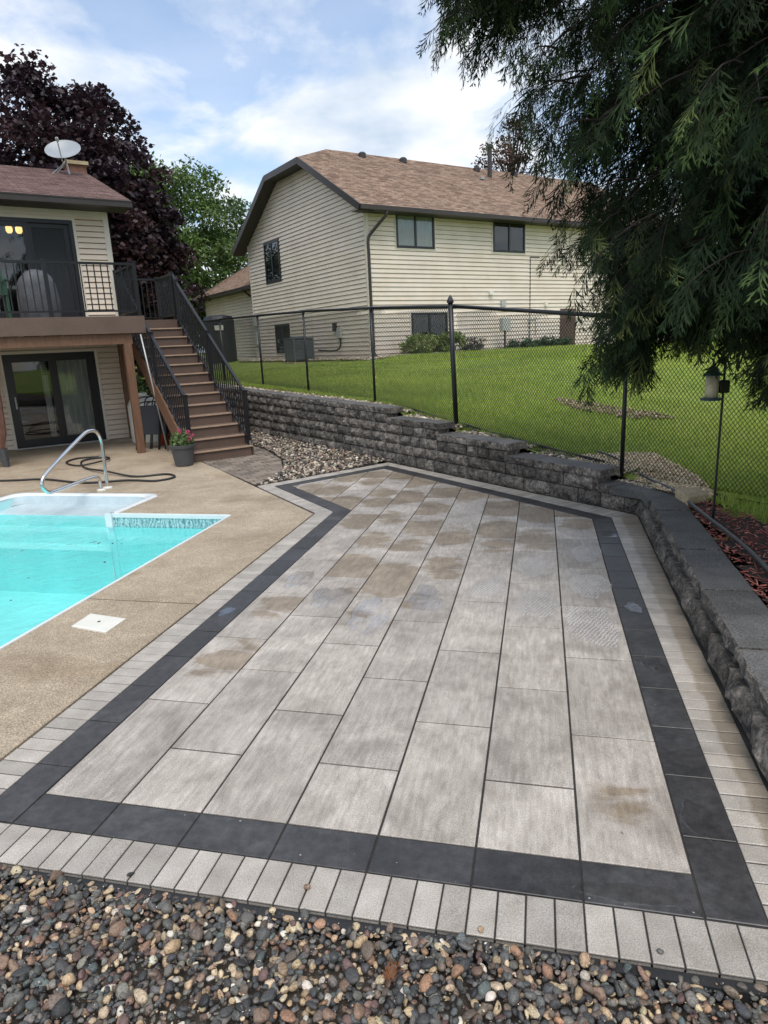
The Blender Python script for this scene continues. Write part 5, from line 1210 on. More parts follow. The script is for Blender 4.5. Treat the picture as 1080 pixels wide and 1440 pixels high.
    m = MB(); m.quad(nw(kk+.055, sw, zb-.3), nw(kk+.055, wl-.3, zb-.3), nw(kk+.055, wl-.3, wz), nw(kk+.055, sw, wz)); m.face([nw(kk, wl-.3, zb-.3), nw(kk+6, wl-.3, zb-.3), nw(kk+6, wl-.3, wz), nw(kk+3.0, wl-.3, wz+1.6), nw(kk, wl-.3, wz)]); m.build('wing_wall', 'siding2', root)
    roof_plane(root, [(nw(-.02, wl, wz+.10), nw(-.02, sw+.02, wz+.10), nw(3.6, sw+.02, wz+2.02), nw(3.6, wl, wz+2.02)), (nw(7.2, sw, wz+.10), nw(7.2, wl, wz+.10), nw(3.6, wl, wz+2.02), nw(3.6, sw, wz+2.02))], 'shingle_n', 'wing_roof')
    m = MB(); m.quad(nw(0, sw, wz), nw(0, wl, wz), nw(kk, wl, wz), nw(kk, sw, wz)); m.build('wing_soffit', 'soffit', root)
    part('wing_gutter', 'bronze', root, (sw+.0, wl, wz-.04, wz+.10, .02, .12), P=G); m = MB(); m.tube([nw(-.05, sw+1.1, wz), nw(.2, sw+.8, wz-.3), nw(.55, sw+.45, wz-.55), nw(.56, sw+.4, zb+.3)], .05, 8); m.build('wing_downspout', 'bronze', root)
    m = MB(); m.bar(nw(-.02, wl+.01, wz+.02), nw(3.6, wl+.01, wz+1.94), .03, .2); m.build('wing_rake', 'bronze', root)
    part('meter_box', 'boxgrey', root, (sw-.42, sw-.12, 2.9, 3.35, .02, .16), P=G); part('meter_box', 'boxgrey', root, (sw-.40, sw-.16, 2.05, 2.6, .02, .13), P=G); part('conduit', 'boxgrey', root, (sw-.30, sw-.25, zb, 2.9, .02, .06), P=G)
build_neighbor()

def build_yard_things():
    tz = lambda x, y: float(terrain(x, y))
    # air conditioner
    p = nw(-.95, 3.75); z = tz(p[0], p[1]) + .02; ac = thing('air_conditioner', 'grey louvred air conditioner on gravel beside the gable wall', 'air conditioner', (p[0], p[1], z))
    P = lambda k, s: nw(-.95+k, 3.75+s)
    m = MB(); m.box(P, -.40, .40, -.40, .40, z+.06, z+.86); m.build('coil', 'black', ac)
    for i in range(14):
        zz = z + .10 + i*.052; m = MB(); m.box(P, -.415, .415, -.415, .415, zz, zz+.034); m.build('louver', 'acgrey', ac)
    for a in (-.405, .405):
        for b in (-.405, .405): m = MB(); m.box(P, a-.022, a+.022, b-.022, b+.022, z, z+.87); m.build('corner_post', 'acgrey', ac)
    m = MB(); m.box(P, -.43, .43, -.43, .43, z+.87, z+.90); m.build('top_panel', 'acgrey', ac); q = P(0, 0)
    m = MB(); m.lathe([(.33, 0), (.33, .04), (.28, .06), (.05, .07)], (q[0], q[1], z+.90), 20); m.build('fan_guard', 'acgrey', ac)
    m = MB(); m.box(P, -.5, .5, -.5, .5, z-.08, z-.005); m.build('pad', 'blockstone', ac)
    # dark covered cabinet in front of the low wing
    q = nw(-1.1, 12.0); z = tz(q[0], q[1]); cb_ = thing('yard_cabinet', 'tall dark rounded cabinet with white notice beside the low wing', 'cabinet', (q[0], q[1], z))
    m = MB(); prof = [(.72, 0), (.74, .1), (.74, 1.95), (.66, 2.15), (.36, 2.22)]; m.lathe(prof, (q[0], q[1], z), 18); m.build('body', 'dark_plastic', cb_, smooth=False)
    toc = Vector((-q[0], -q[1], 0)).normalized(); c = Vector((q[0], q[1], z+1.62)) + toc*.75; sd = toc.cross(Vector((0, 0, 1)))
    m = MB(); m.bar(tuple(c - sd*.20), tuple(c + sd*.20), .02, .22); m.build('notice', 'white', cb_)
    # utility pedestal
    q = nw(5.75, -.55); z = tz(q[0], q[1]); pd = thing('utility_pedestal', 'small grey meter box on a thin post by the pale side wall', 'meter', (q[0], q[1], z))
    m = MB(); m.tube([(q[0], q[1], z), (q[0], q[1], z+.8)], .04, 8); m.build('post', 'bronze', pd); P = lambda a, b: nw(5.75+a, -.55+b); m = MB(); m.box(P, -.2, .2, -.1, .1, z+.75, z+1.22); m.build('box', 'boxgrey', pd, bevel=.02)
build_yard_things()

# ------------------------------------------------------------------ chain link fence
def build_fence():
    root = thing('chain_link_fence', 'black chain link fence along the top of the retaining wall', 'fence', ww(4, .5, .6))
    stations = [(-6.2, .10, 1.62), (-2.6, .20, 1.82), (.5, .36, 2.02), (3.54, .50, 2.33), (5.75, .50, 2.45), (8.35, .56, 2.55), (10.71, .60, 2.60), (13.0, .55, 2.63), (15.6, .5, 2.66)]
    def gp(s, d): p = ww(s, d); return p[0], p[1], float(terrain(p[0], p[1]))
    pts = []
    for i, (s, d, zt) in enumerate(stations):
        x, y, z = gp(s, d); pts.append((x, y, z, zt)); big = abs(s-3.54) < .01; r = .037 if big else .024
        lean = .06 if big else 0
        m = MB(); m.tube([(x, y, z-.15), (x-lean, y, zt + (.06 if big else -.02))], r, 12); po = m.build('terminal_post' if big else 'line_post', 'blackmetal', root, smooth=True)
        m = MB()
        if big: m.lathe([(.05, 0), (.05, .03), (.03, .07), (.006, .11)], (x-lean, y, zt+.05), 12)
        else: m.lathe([(.034, -.03), (.034, .02), (.02, .035)], (x, y, zt-.01), 10)
        m.build('post_cap', 'blackmetal', po)
    for (x0, y0, z0, t0), (x1, y1, z1, t1) in zip(pts, pts[1:]):
        m = MB(); m.tube([(x0, y0, t0), (x1, y1, t1)], .026, 10); m.build('top_rail', 'blackmetal', root, smooth=True)
        m = MB(); m.tube([(x0, y0, z0+.03), ((x0+x1)/2, (y0+y1)/2, (z0+z1)/2+.035), (x1, y1, z1+.03)], .006, 6); m.build('tension_wire', 'blackmetal', root)
        # woven diamonds: two families of straight wires crossing the bay
        Lb = math.hypot(x1-x0, y1-y0); pitch = .046; rise = 1.18; t = (np.array([x1-x0, y1-y0])/Lb); nn = np.array([t[1], -t[0]])
        segs = []
        Hm = 2.2; step = pitch
        for fam in (1, -1):
            k0 = -int(Hm/rise/step) - 2; k1 = int((Lb + Hm/rise)/step) + 2
            for k in range(k0, k1):
                s_0 = k*step
                # wire: s = s_0 + fam*(z/rise) ; clip to bay and to bottom/top lines
                N = 24; zz = np.linspace(0, Hm, N); s = s_0 + fam*zz/rise
                zb_ = z0 + (z1-z0)*s/Lb + .02; zt_ = t0 + (t1-t0)*s/Lb
                za = min(z0, z1) + zz; ok = (s >= 0) & (s <= Lb) & (za >= zb_) & (za <= zt_)
                if ok.sum() < 2: continue
                i0, i1 = np.where(ok)[0][[0, -1]]
                segs.append((s[i0], za[i0], s[i1], za[i1], fam))
        if not segs: continue
        S = np.array(segs); n = len(S); r = .0031
        A = np.stack([x0 + t[0]*S[:, 0] + nn[0]*.003*S[:, 4], y0 + t[1]*S[:, 0] + nn[1]*.003*S[:, 4], S[:, 1]], 1); B = np.stack([x0 + t[0]*S[:, 2] + nn[0]*.003*S[:, 4], y0 + t[1]*S[:, 2] + nn[1]*.003*S[:, 4], S[:, 3]], 1)
        d = B-A; d /= np.linalg.norm(d, axis=1)[:, None]; u = np.tile(np.array([nn[0], nn[1], 0]), (n, 1)); w = np.cross(d, u)
        V = np.empty((n, 6, 3))
        for j in range(3):
            a = 2.094*j; o = (u*math.cos(a) + w*math.sin(a))*r; V[:, j] = A+o; V[:, 3+j] = B+o
        f = np.array([(0, 1, 4), (0, 4, 3), (1, 2, 5), (1, 5, 4), (2, 0, 3), (2, 3, 5)]); F = (f[None] + (np.arange(n)*6)[:, None, None]).reshape(-1, 3)
        o = link(bpy.data.objects.new('wire_mesh', fast_mesh('wire_mesh', V.reshape(-1, 3) - np.array(root.location), F, 'blackmetal')), root); o['kind'] = 'stuff'
build_fence()

# ------------------------------------------------------------------ small things around the bed
def build_bed_things():
    pts = [pw(.55, 6.55), pw(.75, 6.22), pw(.98, 5.66), pw(1.17, 4.88), pw(1.23, 4.15), pw(1.30, 3.46), pw(1.34, 2.9), pw(1.34, 2.2), pw(1.36, 1.2), pw(1.40, 0)]
    left = [ww(s, .56) for s in np.linspace(15, .9, 22)]
    def zz(p): return float(terrain(p[0], p[1])) + .03
    m = MB(); m.tube(smooth_path([(p[0], p[1], zz(p)) for p in pts], 8), .016, 10); tag(m.build('drip_tube', 'tube', smooth=True), 'grey irrigation tube curving over red mulch behind the short wall', 'tube')
    m = MB(); m.tube([(p[0], p[1], zz(p)+.005) for p in left], .018, 8); tag(m.build('bed_edging', 'rubber', smooth=True), 'black edging strip between stones and lawn under the fence', 'edging')
    c = [pw(1.15, 4.80), pw(1.38, 4.90), pw(1.41, 4.58), pw(1.20, 4.42)]; z = float(terrain(c[0][0], c[0][1]))
    m = MB(); m.hexa([(p[0], p[1], z-.03) for p in (c[3], c[2], c[1], c[0])] + [(p[0], p[1], z+.075) for p in (c[3], c[2], c[1], c[0])]); tag(m.build('stepping_block', 'blockstone', bevel=.012), 'tan concrete block lying on mulch beside the feeder pole', 'block')
    # bird feeder on a pole
    x, y = 2.84, 5.56; z = float(terrain(x, y)); bf = thing('bird_feeder', 'tube bird feeder with teal lid hanging on a black pole', 'bird feeder', (x, y, z))
    m = MB(); m.tube(smooth_path([(x, y, z-.05), (x, y, 1.0), (x, y, 1.52), (x-.01, y, 1.62), (x-.06, y, 1.67), (x-.10, y, 1.64)], 5), .010, 8); m.build('pole', 'blackmetal', bf, smooth=True)
    cx = x - .095; m = MB(); m.lathe([(.052, 1.31), (.052, 1.49)], (cx, y, 0), 18); m.build('seed_tube', 'seed', bf, smooth=True)
    m = MB(); m.lathe([(.074, 1.49), (.076, 1.502), (.05, 1.518), (.036, 1.55), (.012, 1.57), (.006, 1.63)], (cx, y, 0), 18); m.build('lid', 'teal', bf, smooth=True)
    m = MB(); m.lathe([(.08, 1.29), (.086, 1.31), (.05, 1.312)], (cx, y, 0), 18); m.build('tray', 'teal', bf)
    m = MB(); m.box(lambda a, b: (x+a, y+b), -.04, .045, -.025, .025, 1.345, 1.45); m.build('baffle', 'black', bf, bevel=.01)
build_bed_things()

# ------------------------------------------------------------------ trees
def limb_tube(m, pts, r0, r1, n=7):
    k = len(pts); m.tube(pts, [r0 + (r1-r0)*i/(k-1) for i in range(k)], n)
def leaf_template(kind):
    if kind == 'maple':
        P = [(0, -.5), (.5, -.32), (.26, -.02), (.5, .25), (0, .58), (-.5, .25), (-.26, -.02), (-.5, -.32)]
        v = np.array([(0, 0, .06)] + [(x, y, -.05*abs(x)*4*.5) for x, y in P]); n = len(P)
        f = np.array([(0, 1+i, 1+(i+1) % n) for i in range(n)]); return v, f
    v = np.array([(0, -.5, 0), (.24, -.05, .04), (0, .5, -.06), (-.24, -.05, .04)]); return v, np.array([(0, 1, 2), (0, 2, 3)])
def broadleaf(name, label, base, height, crown_c, crown_r, clumps, per, leaf, kind, pal, group=None, trunk=True, trunk_r=.22, clump_r=.8, seed=1, shell=.45, mat='leaf', cat='tree', droop=.25, bark='bark'):
    g = np.random.default_rng(seed); root = thing(name, label, cat, base, group); B = Vector(base)
    c = Vector(crown_c)
    u = g.normal(0, 1, (clumps, 3)); u /= np.linalg.norm(u, axis=1)[:, None]; rr = shell + (1-shell)*g.random(clumps)**.6
    lobes = g.normal(0, 1, (6, 3)); lobes /= np.linalg.norm(lobes, axis=1)[:, None]; la = g.uniform(-.28, .30, 6)
    k = 1 + sum(a*np.maximum(0, u @ q)**3 for a, q in zip(la, lobes)); C = np.array(c) + u*(rr*k)[:, None]*np.array(crown_r)
    if trunk:
        m = MB(); top = (c.x, c.y, c.z + crown_r[2]*.45); mid = ((B.x+c.x)/2 + .1, (B.y+c.y)/2, (B.z+c.z)/2)
        limb_tube(m, smooth_path([tuple(B), mid, (c.x, c.y, c.z), top], 4), trunk_r, trunk_r*.22, 10); m.build('trunk', bark, root, smooth=True)
        m = MB(); sel = g.choice(clumps, min(clumps, 46), replace=False)
        for i in sel:
            e = C[i]; t = g.uniform(.15, .7); s0 = np.array(mid)*(1-t) + np.array(top)*t; q = (s0+e)/2 + np.array([0, 0, .12*np.linalg.norm(e-s0)])
            limb_tube(m, smooth_path([tuple(s0), tuple(q), tuple(e)], 4), trunk_r*.32, .02, 6)
        o = m.build('limbs', bark, root, smooth=True)
    n = clumps*per; ci = np.repeat(np.arange(clumps), per); o = g.normal(0, 1, (n, 3)); o /= np.linalg.norm(o, axis=1)[:, None]; o *= (g.random(n)**.45)[:, None]*clump_r*g.uniform(.6, 1.25, clumps)[ci][:, None]; o[:, 2] *= .62
    o[:, 2] -= droop*np.hypot(o[:, 0], o[:, 1]); loc = C[ci] + o
    tv, tf = leaf_template(kind); s = leaf*g.uniform(.6, 1.25, n); M = rot_mats(n, 1.1)*s[:, None, None]
    V, F = scatter(tv, tf, M, loc - np.array(base)); pal = np.array(pal); col = pal[g.integers(0, len(pal), clumps)][ci]*g.uniform(.65, 1.35, (n, 1))
    o = link(bpy.data.objects.new('crown', fast_mesh('crown', V, F, mat, np.repeat(col, len(tv), 0))), root); return root
PURPLE = [(.030, .015, .020), (.040, .020, .026), (.022, .012, .018), (.055, .026, .030), (.035, .02, .03)]
GREEN = [(.085, .15, .035), (.11, .18, .045), (.065, .12, .03), (.13, .20, .06)]
DARKG = [(.03, .06, .022), (.04, .075, .028), (.05, .085, .03)]
def build_trees():
    broadleaf('maple_tree', 'tall dark purple leaved maple behind the cream house', (-12.2, 26.5, .8), 13, (-11.3, 26.5, 6.7), (3.9, 3.3, 4.9), 330, 130, .165, 'maple', PURPLE, trunk_r=.3, clump_r=.78, seed=4, droop=.2)
    broadleaf('maple_tree', 'smaller purple leaved maple right of the tall one, above the stairs', (-8.9, 25.8, .9), 8, (-9.0, 25.8, 4.7), (2.2, 2.0, 3.2), 130, 150, .16, 'maple', PURPLE, trunk_r=.16, clump_r=.65, seed=9, droop=.2)
    broadleaf('green_tree', 'light green leafy tree between the purple maple and the clipped gable', (-12.0, 44, 1.2), 14, (-12.2, 44, 7.2), (5.0, 4.5, 6.2), 270, 220, .27, 'oval', GREEN, trunk_r=.3, clump_r=1.3, seed=5)
    broadleaf('green_tree', 'darker green tree low behind the low wing roof', (-17.5, 40, 1.2), 9, (-17.3, 40, 4.2), (4.5, 3.5, 3.8), 120, 170, .26, 'oval', DARKG, trunk_r=.25, clump_r=1.2, seed=6)
    broadleaf('plum_tree', 'reddish tree top showing over the tan roof beside the flue', (8.6, 44, 1.3), 13, (8.6, 44, 11.9), (2.1, 2.0, 2.5), 60, 70, .22, 'oval', [(.09, .05, .045), (.11, .065, .05), (.07, .05, .04)], trunk_r=.2, clump_r=.7, seed=8)
    broadleaf('green_tree', 'dark broad tree far right behind the fence', (27, 40, 1.3), 10, (27, 40, 6.5), (6, 5, 5.5), 170, 170, .3, 'oval', DARKG, trunk_r=.3, clump_r=1.5, seed=12)
    # low planting
    def bush(nm, label, x, y, r, h, n, leaf, pal, seed, cat='plant'):
        z = float(terrain(x, y)); broadleaf(nm, label, (x, y, z), h, (x, y, z + h*.45), (r, r*.8, h*.5), n, 90, leaf, 'oval', pal, trunk=False, clump_r=.22, seed=seed, shell=.2, droop=.1, cat=cat)
    p = nw(1.55, -.75); bush('shrub', 'pale green leafy clump under the lower side window, left one', p[0], p[1], .56, .85, 42, .11, [(.24, .31, .09), (.30, .35, .13), (.17, .24, .07)], 21)
    p = nw(2.75, -.80); bush('shrub', 'pale green leafy clump under the lower side window, right one', p[0], p[1], .54, .85, 42, .11, [(.24, .31, .09), (.30, .35, .13), (.17, .24, .07)], 22)
    p = nw(4.0, -.70); bush('shrub', 'small dark twiggy shrub right of the pale green clumps', p[0], p[1], .42, .65, 20, .07, [(.07, .08, .06), (.10, .09, .08)], 23)
    for k_, sd, wd in ((6.6, 24, 'left'), (7.7, 25, 'middle'), (8.7, 26, 'right')):
        p = nw(k_, -.55); bush('groundcover', 'low bluish green groundcover along the side wall, %s patch' % wd, p[0], p[1], .6, .42, 24, .09, [(.05, .10, .055), (.07, .13, .06)], sd)
    for i, (u_, v_, wd) in enumerate(((2.0, .9, 'nearer'), (1.4, 1.9, 'farther'))):
        q = hw(u_+.9, v_+.4); z = 0.0; broadleaf('shrub', 'green shrub beyond the stair stringer, %s of two' % wd, (q[0], q[1], .2), 1.4, (q[0], q[1], .95), (.8, .7, .75), 34, 90, .10, 'oval', [(.07, .12, .035), (.09, .15, .045)], trunk=False, clump_r=.3, seed=30+i, shell=.2, cat='plant')
build_trees()

def cedar_template(g, L=.25):
    V = []; F = []
    def strip(a, b, w, nrm):
        a, b = np.array(a), np.array(b); d = b-a; s = np.cross(d, nrm); s = s/(np.linalg.norm(s)+1e-9)*w; i = len(V); mid = a + d*.45
        V.extend([a, mid + s, b, mid - s]); F.extend([(i, i+1, i+2), (i, i+2, i+3)])
    up = np.array([0, 0, 1.0]); N = 6; bend = g.uniform(-.3, .3); k_ = L/.25
    ax = lambda t: np.array([L*t, bend*L*t*t, -.25*L*t*t])
    for i in range(3): strip(ax(i/3), ax((i+1)/3)*1.04, .0036*k_, up)
    for i in range(N):
        for sgn in (-1, 1):
            t = (i+g.uniform(.1, 1))/N; o = ax(t); ln = L*(.42*(1-t)**.7 + .18)*g.uniform(.7, 1.25)
            ang = rad(g.uniform(16, 38)); d = np.array([math.cos(ang), sgn*math.sin(ang), g.uniform(-.5, .05)]); strip(o, o + d*ln, .0046*k_, up)
            for k in range(2):
                p = o + d*ln*(.25 + .3*k + g.uniform(-.05, .05)); a2 = ang*sgn + (1 if k else -1)*rad(g.uniform(14, 30)); q = np.array([math.cos(a2), math.sin(a2), g.uniform(-.6, .1)]); strip(p, p + q*ln*.55*g.uniform(.7, 1.2), .0042*k_, up)
    return np.array(V), np.array(F)
def build_cedar():
    g = np.random.default_rng(3); T = np.array([4.45, 5.0, .25])
    root = thing('cedar_tree', 'large dark green cedar with drooping feathery sprays on the right', 'tree', tuple(T))
    m = MB(); limb_tube(m, smooth_path([tuple(T + (0, 0, -.3)), tuple(T + (.05, 0, 2)), tuple(T + (-.03, .05, 5)), tuple(T + (0, 0, 9.2))], 6), .24, .03, 12); m.build('trunk', 'cedarbark', root, smooth=True)
    lm = MB(); loc = []; dirs = []; scl = []; tone = []
    zs_ = [1.3, 2.0, 3.0, 3.6, 4.3, 4.9, 6.0, 8.0, 9.4]; rs_ = [2.50, 2.80, 3.08, 3.15, 3.05, 3.45, 3.4, 1.9, .3]
    ph = g.uniform(0, 6.28, 6)
    def env(z, az):
        return float(np.interp(z, zs_, rs_))*(1 + .07*math.sin(3*az+ph[0]+z) + .06*math.sin(5*az+ph[1]-2.1*z) + .05*math.sin(9*az+3.7*z+ph[2]))
    NF = 1800; extra = [(4.2 + .75*g.random(), rad(g.uniform(160, 178)), g.uniform(3.15, 3.85)) for _ in range(90)] + [(g.uniform(1.6, 2.7), rad(g.uniform(160, 186)), g.uniform(2.2, 2.6)) for _ in range(110)] + [(g.uniform(1.75, 3.1), rad(g.uniform(236, 262)), g.uniform(2.35, 2.75)) for _ in range(70)]
    for i in range(NF + len(extra)):
        z = g.uniform(1.55, 5.3) if g.random() < .84 else g.uniform(5.3, 9.3)
        az = g.uniform(rad(105), rad(292)) if g.random() < .86 else g.uniform(0, 6.283)
        f = .35 + .65*g.random()**.45; R = env(z, az)*f; o_ = np.array([math.cos(az), math.sin(az), 0])
        bright = 1.0
        if i >= NF:
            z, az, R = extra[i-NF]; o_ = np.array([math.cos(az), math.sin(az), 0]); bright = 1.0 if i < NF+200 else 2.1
        p = T*np.array([1, 1, 0]) + o_*R + np.array([0, 0, z])
        if i < NF and math.hypot(p[0], p[1]) < 3.1: continue
        a2 = az + g.uniform(-.9, .9); l2 = g.uniform(.35, .75); d2 = np.array([math.cos(a2), math.sin(a2), g.uniform(-.35, .25)]); st = p - d2*l2*.7
        q = [st + d2*l2*w + np.array([0, 0, -.5*l2*w*w]) for w in np.linspace(0, 1, 5)]; (limb_tube(lm, [tuple(x) for x in q], .008, .002, 4) if q[-1][2] > 1.95 else None)
        if i % 8 == 0 and z > 2.1:
            b0 = T + np.array([0, 0, z + .30*R - .25]); mid = (b0 + st)/2 + np.array([0, 0, .12*R]); limb_tube(lm, smooth_path([tuple(b0), tuple(mid), tuple(st)], 4), .03, .008, 5)
        tn = g.uniform(.55, 1.35)*bright
        for w in range(8):
            ff = (w+g.uniform(0, 1))/8; pp = st + d2*l2*ff + np.array([0, 0, -.5*l2*ff*ff]); a3 = a2 + g.uniform(-1.1, 1.1)
            if pp[2] < 1.60 + .10*math.sin(7*pp[0]) + (.38 if abs(pp[0]/pp[1] - .49) < .085 else 0): continue
            d3 = np.array([math.cos(a3)*.8, math.sin(a3)*.8, g.uniform(-2.2, -.4)]); loc.append(pp); dirs.append(d3); scl.append(g.uniform(.65, 1.1)*(1.8 if (i < NF and f < .72) else 1)); tone.append(tn)
    lm.build('branches', 'cedarbark', root, smooth=True)
    loc, dirs, scl, tone = map(np.array, (loc, dirs, scl, tone)); n = len(loc)
    dirs = dirs/np.linalg.norm(dirs, axis=1)[:, None]; roll = g.uniform(-.9, .9, n); up = np.tile([0, 0, 1.0], (n, 1)); y = np.cross(up, dirs); y /= np.linalg.norm(y, axis=1)[:, None]; z = np.cross(dirs, y)
    yy = y*np.cos(roll)[:, None] + z*np.sin(roll)[:, None]; zz = np.cross(dirs, yy); M = np.stack([dirs, yy, zz], 2)*scl[:, None, None]
    Vs, Fs, Cs = [], [], []; base = 0; pal = np.array([(.016, .029, .013), (.022, .038, .015), (.011, .021, .011), (.048, .078, .026), (.10, .125, .04)])
    which = g.integers(0, 4, n)
    for k in range(4):
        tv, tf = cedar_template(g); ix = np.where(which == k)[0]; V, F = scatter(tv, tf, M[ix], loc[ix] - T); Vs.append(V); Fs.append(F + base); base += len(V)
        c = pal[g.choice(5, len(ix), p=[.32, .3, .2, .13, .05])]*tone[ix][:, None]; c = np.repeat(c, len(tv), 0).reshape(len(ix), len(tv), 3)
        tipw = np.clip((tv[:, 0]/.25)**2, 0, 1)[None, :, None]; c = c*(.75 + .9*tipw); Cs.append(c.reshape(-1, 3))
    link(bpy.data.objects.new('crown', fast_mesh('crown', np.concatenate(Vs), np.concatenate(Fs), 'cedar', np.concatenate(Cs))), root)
build_cedar()

# ------------------------------------------------------------------ things on the concrete and on the deck
def build_terrace_things():
    # flower pot
    x, y, _ = pw(-6.02, 7.98); pt = thing('flower_pot', 'grey round pot with pink flowers at the foot of the stairs', 'plant pot', (x, y, .005))
    m = MB(); m.lathe([(.135, .005), (.15, .02), (.19, .30), (.195, .31), (.215, .315), (.222, .36), (.205, .365), (.195, .32), (.01, .31)], (x, y, 0), 24); m.build('pot', 'pot', pt, smooth=False)
    g = np.random.default_rng(77); n = 420; a = g.uniform(0, 6.283, n); r = .20*g.random(n)**.5; loc = np.stack([r*np.cos(a), r*np.sin(a), .34 + g.uniform(0, .28, n)*(1-(r/.26)**2)], 1); tv, tf = leaf_template('oval')
    V, F = scatter(tv, tf, rot_mats(n, 1.2)*(.07*g.uniform(.6, 1.3, n))[:, None, None], loc); col = np.array([(.08, .14, .04), (.12, .19, .06), (.17, .22, .08)])[g.integers(0, 3, n)]; link(bpy.data.objects.new('leaves', fast_mesh('leaves', V, F, 'leaf', np.repeat(col, 4, 0))), pt)
    for i, (fx, fy, fz) in enumerate(((.13, -.06, .56), (.17, .0, .50), (.15, -.08, .46), (.02, -.12, .60))):
        nn = 26; q = g.normal(0, 1, (nn, 3)); q /= np.linalg.norm(q, axis=1)[:, None]; V, F = scatter(tv, tf, rot_mats(nn, 1.5)*.04, q*.035 + np.array([fx, fy, fz])); link(bpy.data.objects.new('blossom', fast_mesh('blossom', V, F, 'flower', np.repeat(np.array([[.62, .10, .22]])*g.uniform(.7, 1.3, (nn, 1)), 4, 0))), pt)
    # folded chairs leaning by the deck post
    def chair(u, v, ang, label):
        o = hw(u, v); ch = thing('folding_chair', label, 'chair', (o[0], o[1], 0), 'folded chairs leaning by the deck post')
        ex = Vector((math.cos(ang), math.sin(ang), 0)); ey = Vector((-ex.y, ex.x, 0)); Q = lambda a, b, z: tuple(Vector((o[0], o[1], 0)) + ex*a + ey*(b + .28*z) + Vector((0, 0, z)))
        for dd, top in ((0, 1.02), (.05, .92)):
            m = MB(); m.tube(smooth_path([Q(-.24, dd, .012), Q(-.24, dd, .5), Q(-.235, dd, top-.12), Q(-.16, dd, top), Q(.16, dd, top), Q(.235, dd, top-.12), Q(.24, dd, .5), Q(.24, dd, .012)], 4), .013, 8); m.build('frame', 'blackmetal', ch, smooth=True)
        m = MB(); m.quad(Q(-.23, .025, .30), Q(.23, .025, .30), Q(.23, .025, .86), Q(-.23, .025, .86)); m.build('sling', 'black', ch)
        for a in (-.26, .26): m = MB(); m.bar(Q(a, .06, .45), Q(a, .06, .85), .03, .02); m.build('armrest', 'black', ch)
    bA = math.atan2(HU[1], HU[0])
    chair(1.16, -2.50, bA - .75, 'black folded chair leaning nearest to the timber deck post'); chair(1.28, -2.55, bA - .80, 'black folded chair, middle of the three by the deck post'); chair(1.40, -2.60, bA - .85, 'black folded chair farthest from the viewer by the deck post')
    # white tank behind the chairs, orange bucket, leaning pole
    o = hw(1.52, -1.2); t = thing('water_tank', 'white plastic tank standing behind the folded chairs', 'tank', (o[0], o[1], 0)); m = MB(); m.lathe([(.30, .005), (.33, .05), (.33, .80), (.26, .95), (.10, 1.0)], (o[0], o[1], 0), 22); m.build('body', 'white', t, smooth=True); m = MB(); m.lathe([(.09, 1.0), (.09, 1.06)], (o[0], o[1], 0), 16); m.build('cap', 'white', t)
    o = hw(1.66, -2.0); t = thing('orange_bucket', 'small orange bucket half hidden behind the folded chairs', 'bucket', (o[0], o[1], 0)); m = MB(); m.lathe([(.09, .005), (.12, .30), (.125, .30), (.115, .29), (.085, .02)], (o[0], o[1], 0), 18); m.build('pail', 'orange', t, smooth=True); m = MB(); m.tube(smooth_path([(o[0]-.12, o[1], .29), (o[0]-.08, o[1]-.06, .40), (o[0]+.08, o[1]-.06, .40), (o[0]+.12, o[1], .29)], 5), .005, 6); m.build('handle', 'galv', t)
    m = MB(); m.tube([hw(1.44, -2.95, .005), hw(1.20, -2.95, 2.22)], .016, 10); tag(m.build('leaning_pole', 'galv', smooth=True), 'long white pool pole leaning against the deck beside the stairs', 'pole')
    # wooden stake at the left edge
    o = pw(-9.47, 7.88); m = MB(); m.hexa([(o[0]-.03, o[1]-.03, .005), (o[0]+.03, o[1]-.03, .005), (o[0]+.03, o[1]+.03, .005), (o[0]-.03, o[1]+.03, .005), (o[0]-.22, o[1]-.07, .34), (o[0]+.02, o[1]-.07, .34), (o[0]+.02, o[1]+.07, .34), (o[0]-.22, o[1]+.07, .34)]); st = thing('closed_parasol', 'closed reddish brown parasol with grey tip at the left edge', 'parasol', (o[0], o[1], .0)); m.build('tip', 'cover', st)
    m = MB(); m.lathe([(.10, .34), (.17, .6), (.19, 1.2), (.16, 1.9), (.05, 2.05)], (o[0]-.10, o[1], 0), 10); m.build('folded_canopy', 'brickred', st)
    # covered grill and green chair on the deck
    o = hw(-.26, -1.85); t = thing('covered_grill', 'barbecue under a rumpled grey cover on the raised deck', 'grill', (o[0], o[1], DZ))
    m = MB(); g2 = random.Random(4); rows = [(.0, .34, .27), (.25, .37, .29), (.5, .36, .28), (.74, .33, .26), (.9, .27, .22), (1.02, .15, .13)]; N = 20
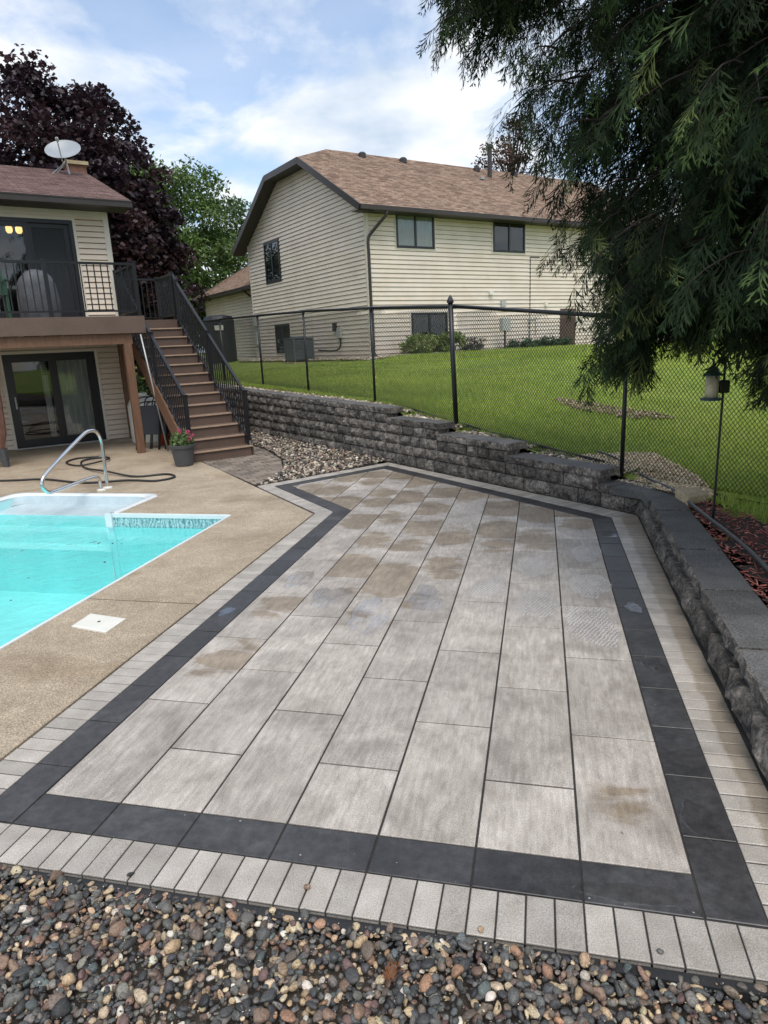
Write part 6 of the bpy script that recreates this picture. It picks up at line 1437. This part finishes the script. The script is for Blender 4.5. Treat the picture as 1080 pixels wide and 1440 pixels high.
    for z, rx, ry in rows:
        for k in range(N):
            a = 6.2832*k/N; sq = 1/(max(abs(math.cos(a)), abs(math.sin(a))))**.6; w = 1 + g2.uniform(-.05, .05) + .06*math.sin(5*a); m.v.append(hw(-.26 + rx*.92*sq*w*math.cos(a), -1.85 + ry*sq*w*math.sin(a), DZ + z*.86 + g2.uniform(-.02, .02)))
    for j in range(len(rows)-1):
        for k in range(N): m.f.append((j*N+k, j*N+(k+1) % N, (j+1)*N+(k+1) % N, (j+1)*N+k))
    m.f.append(tuple((len(rows)-1)*N+k for k in range(N))); m.build('cover', 'cover', t, smooth=True); 
    o = hw(-1.06, -2.3); t = thing('green_deck_chair', 'green plastic chair on the deck at the left edge', 'chair', (o[0], o[1], DZ)); P = lambda a, b: hw(-1.06+a, -2.3+b)
    for a in (-.22, .22):
        for b in (-.2, .2): m = MB(); m.box(P, a-.02, a+.02, b-.02, b+.02, DZ, DZ+(.66 if b < 0 else .42)); m.build('leg', 'green', t)
    m = MB(); m.box(P, -.24, .24, -.24, .24, DZ+.40, DZ+.44); m.build('seat', 'green', t); 
    for i in range(5): a = -.2 + .1*i; m = MB(); m.box(P, a-.035, a+.035, .2, .23, DZ+.46, DZ+.86 + .04*math.sin(i/4*3.14)); m.build('slat', 'green', t)
    for a in (-.24, .24): m = MB(); m.box(P, a-.03, a+.03, -.26, .22, DZ+.64, DZ+.67); m.build('armrest', 'green', t)
build_terrace_things()

def build_sprig():
    g = np.random.default_rng(8); Vs, Fs, Cs = [], [], []; base = 0; x0, y0, _ = pw(-.62, -.62)
    for k in range(3):
        tv, tf = cedar_template(g, .075); tv = tv*np.array([1, .8, 1]); a = .5 + .5*k; R = np.array([[math.cos(a), -math.sin(a), 0], [math.sin(a), math.cos(a), 0], [0, 0, .35]])
        V = tv @ R.T + np.array([x0 + .02*k, y0 - .01*k, .026]); Vs.append(V); Fs.append(tf + base); base += len(V); Cs.append(np.tile(np.array([[.26, .11, .05]])*(.8+.2*k), (len(V), 1)))
    o = link(bpy.data.objects.new('dead_sprig', fast_mesh('dead_sprig', np.concatenate(Vs), np.concatenate(Fs), 'cedar', np.concatenate(Cs)))); tag(o, 'fallen rust coloured cedar sprig lying on the foreground river rocks', 'twig')
build_sprig()
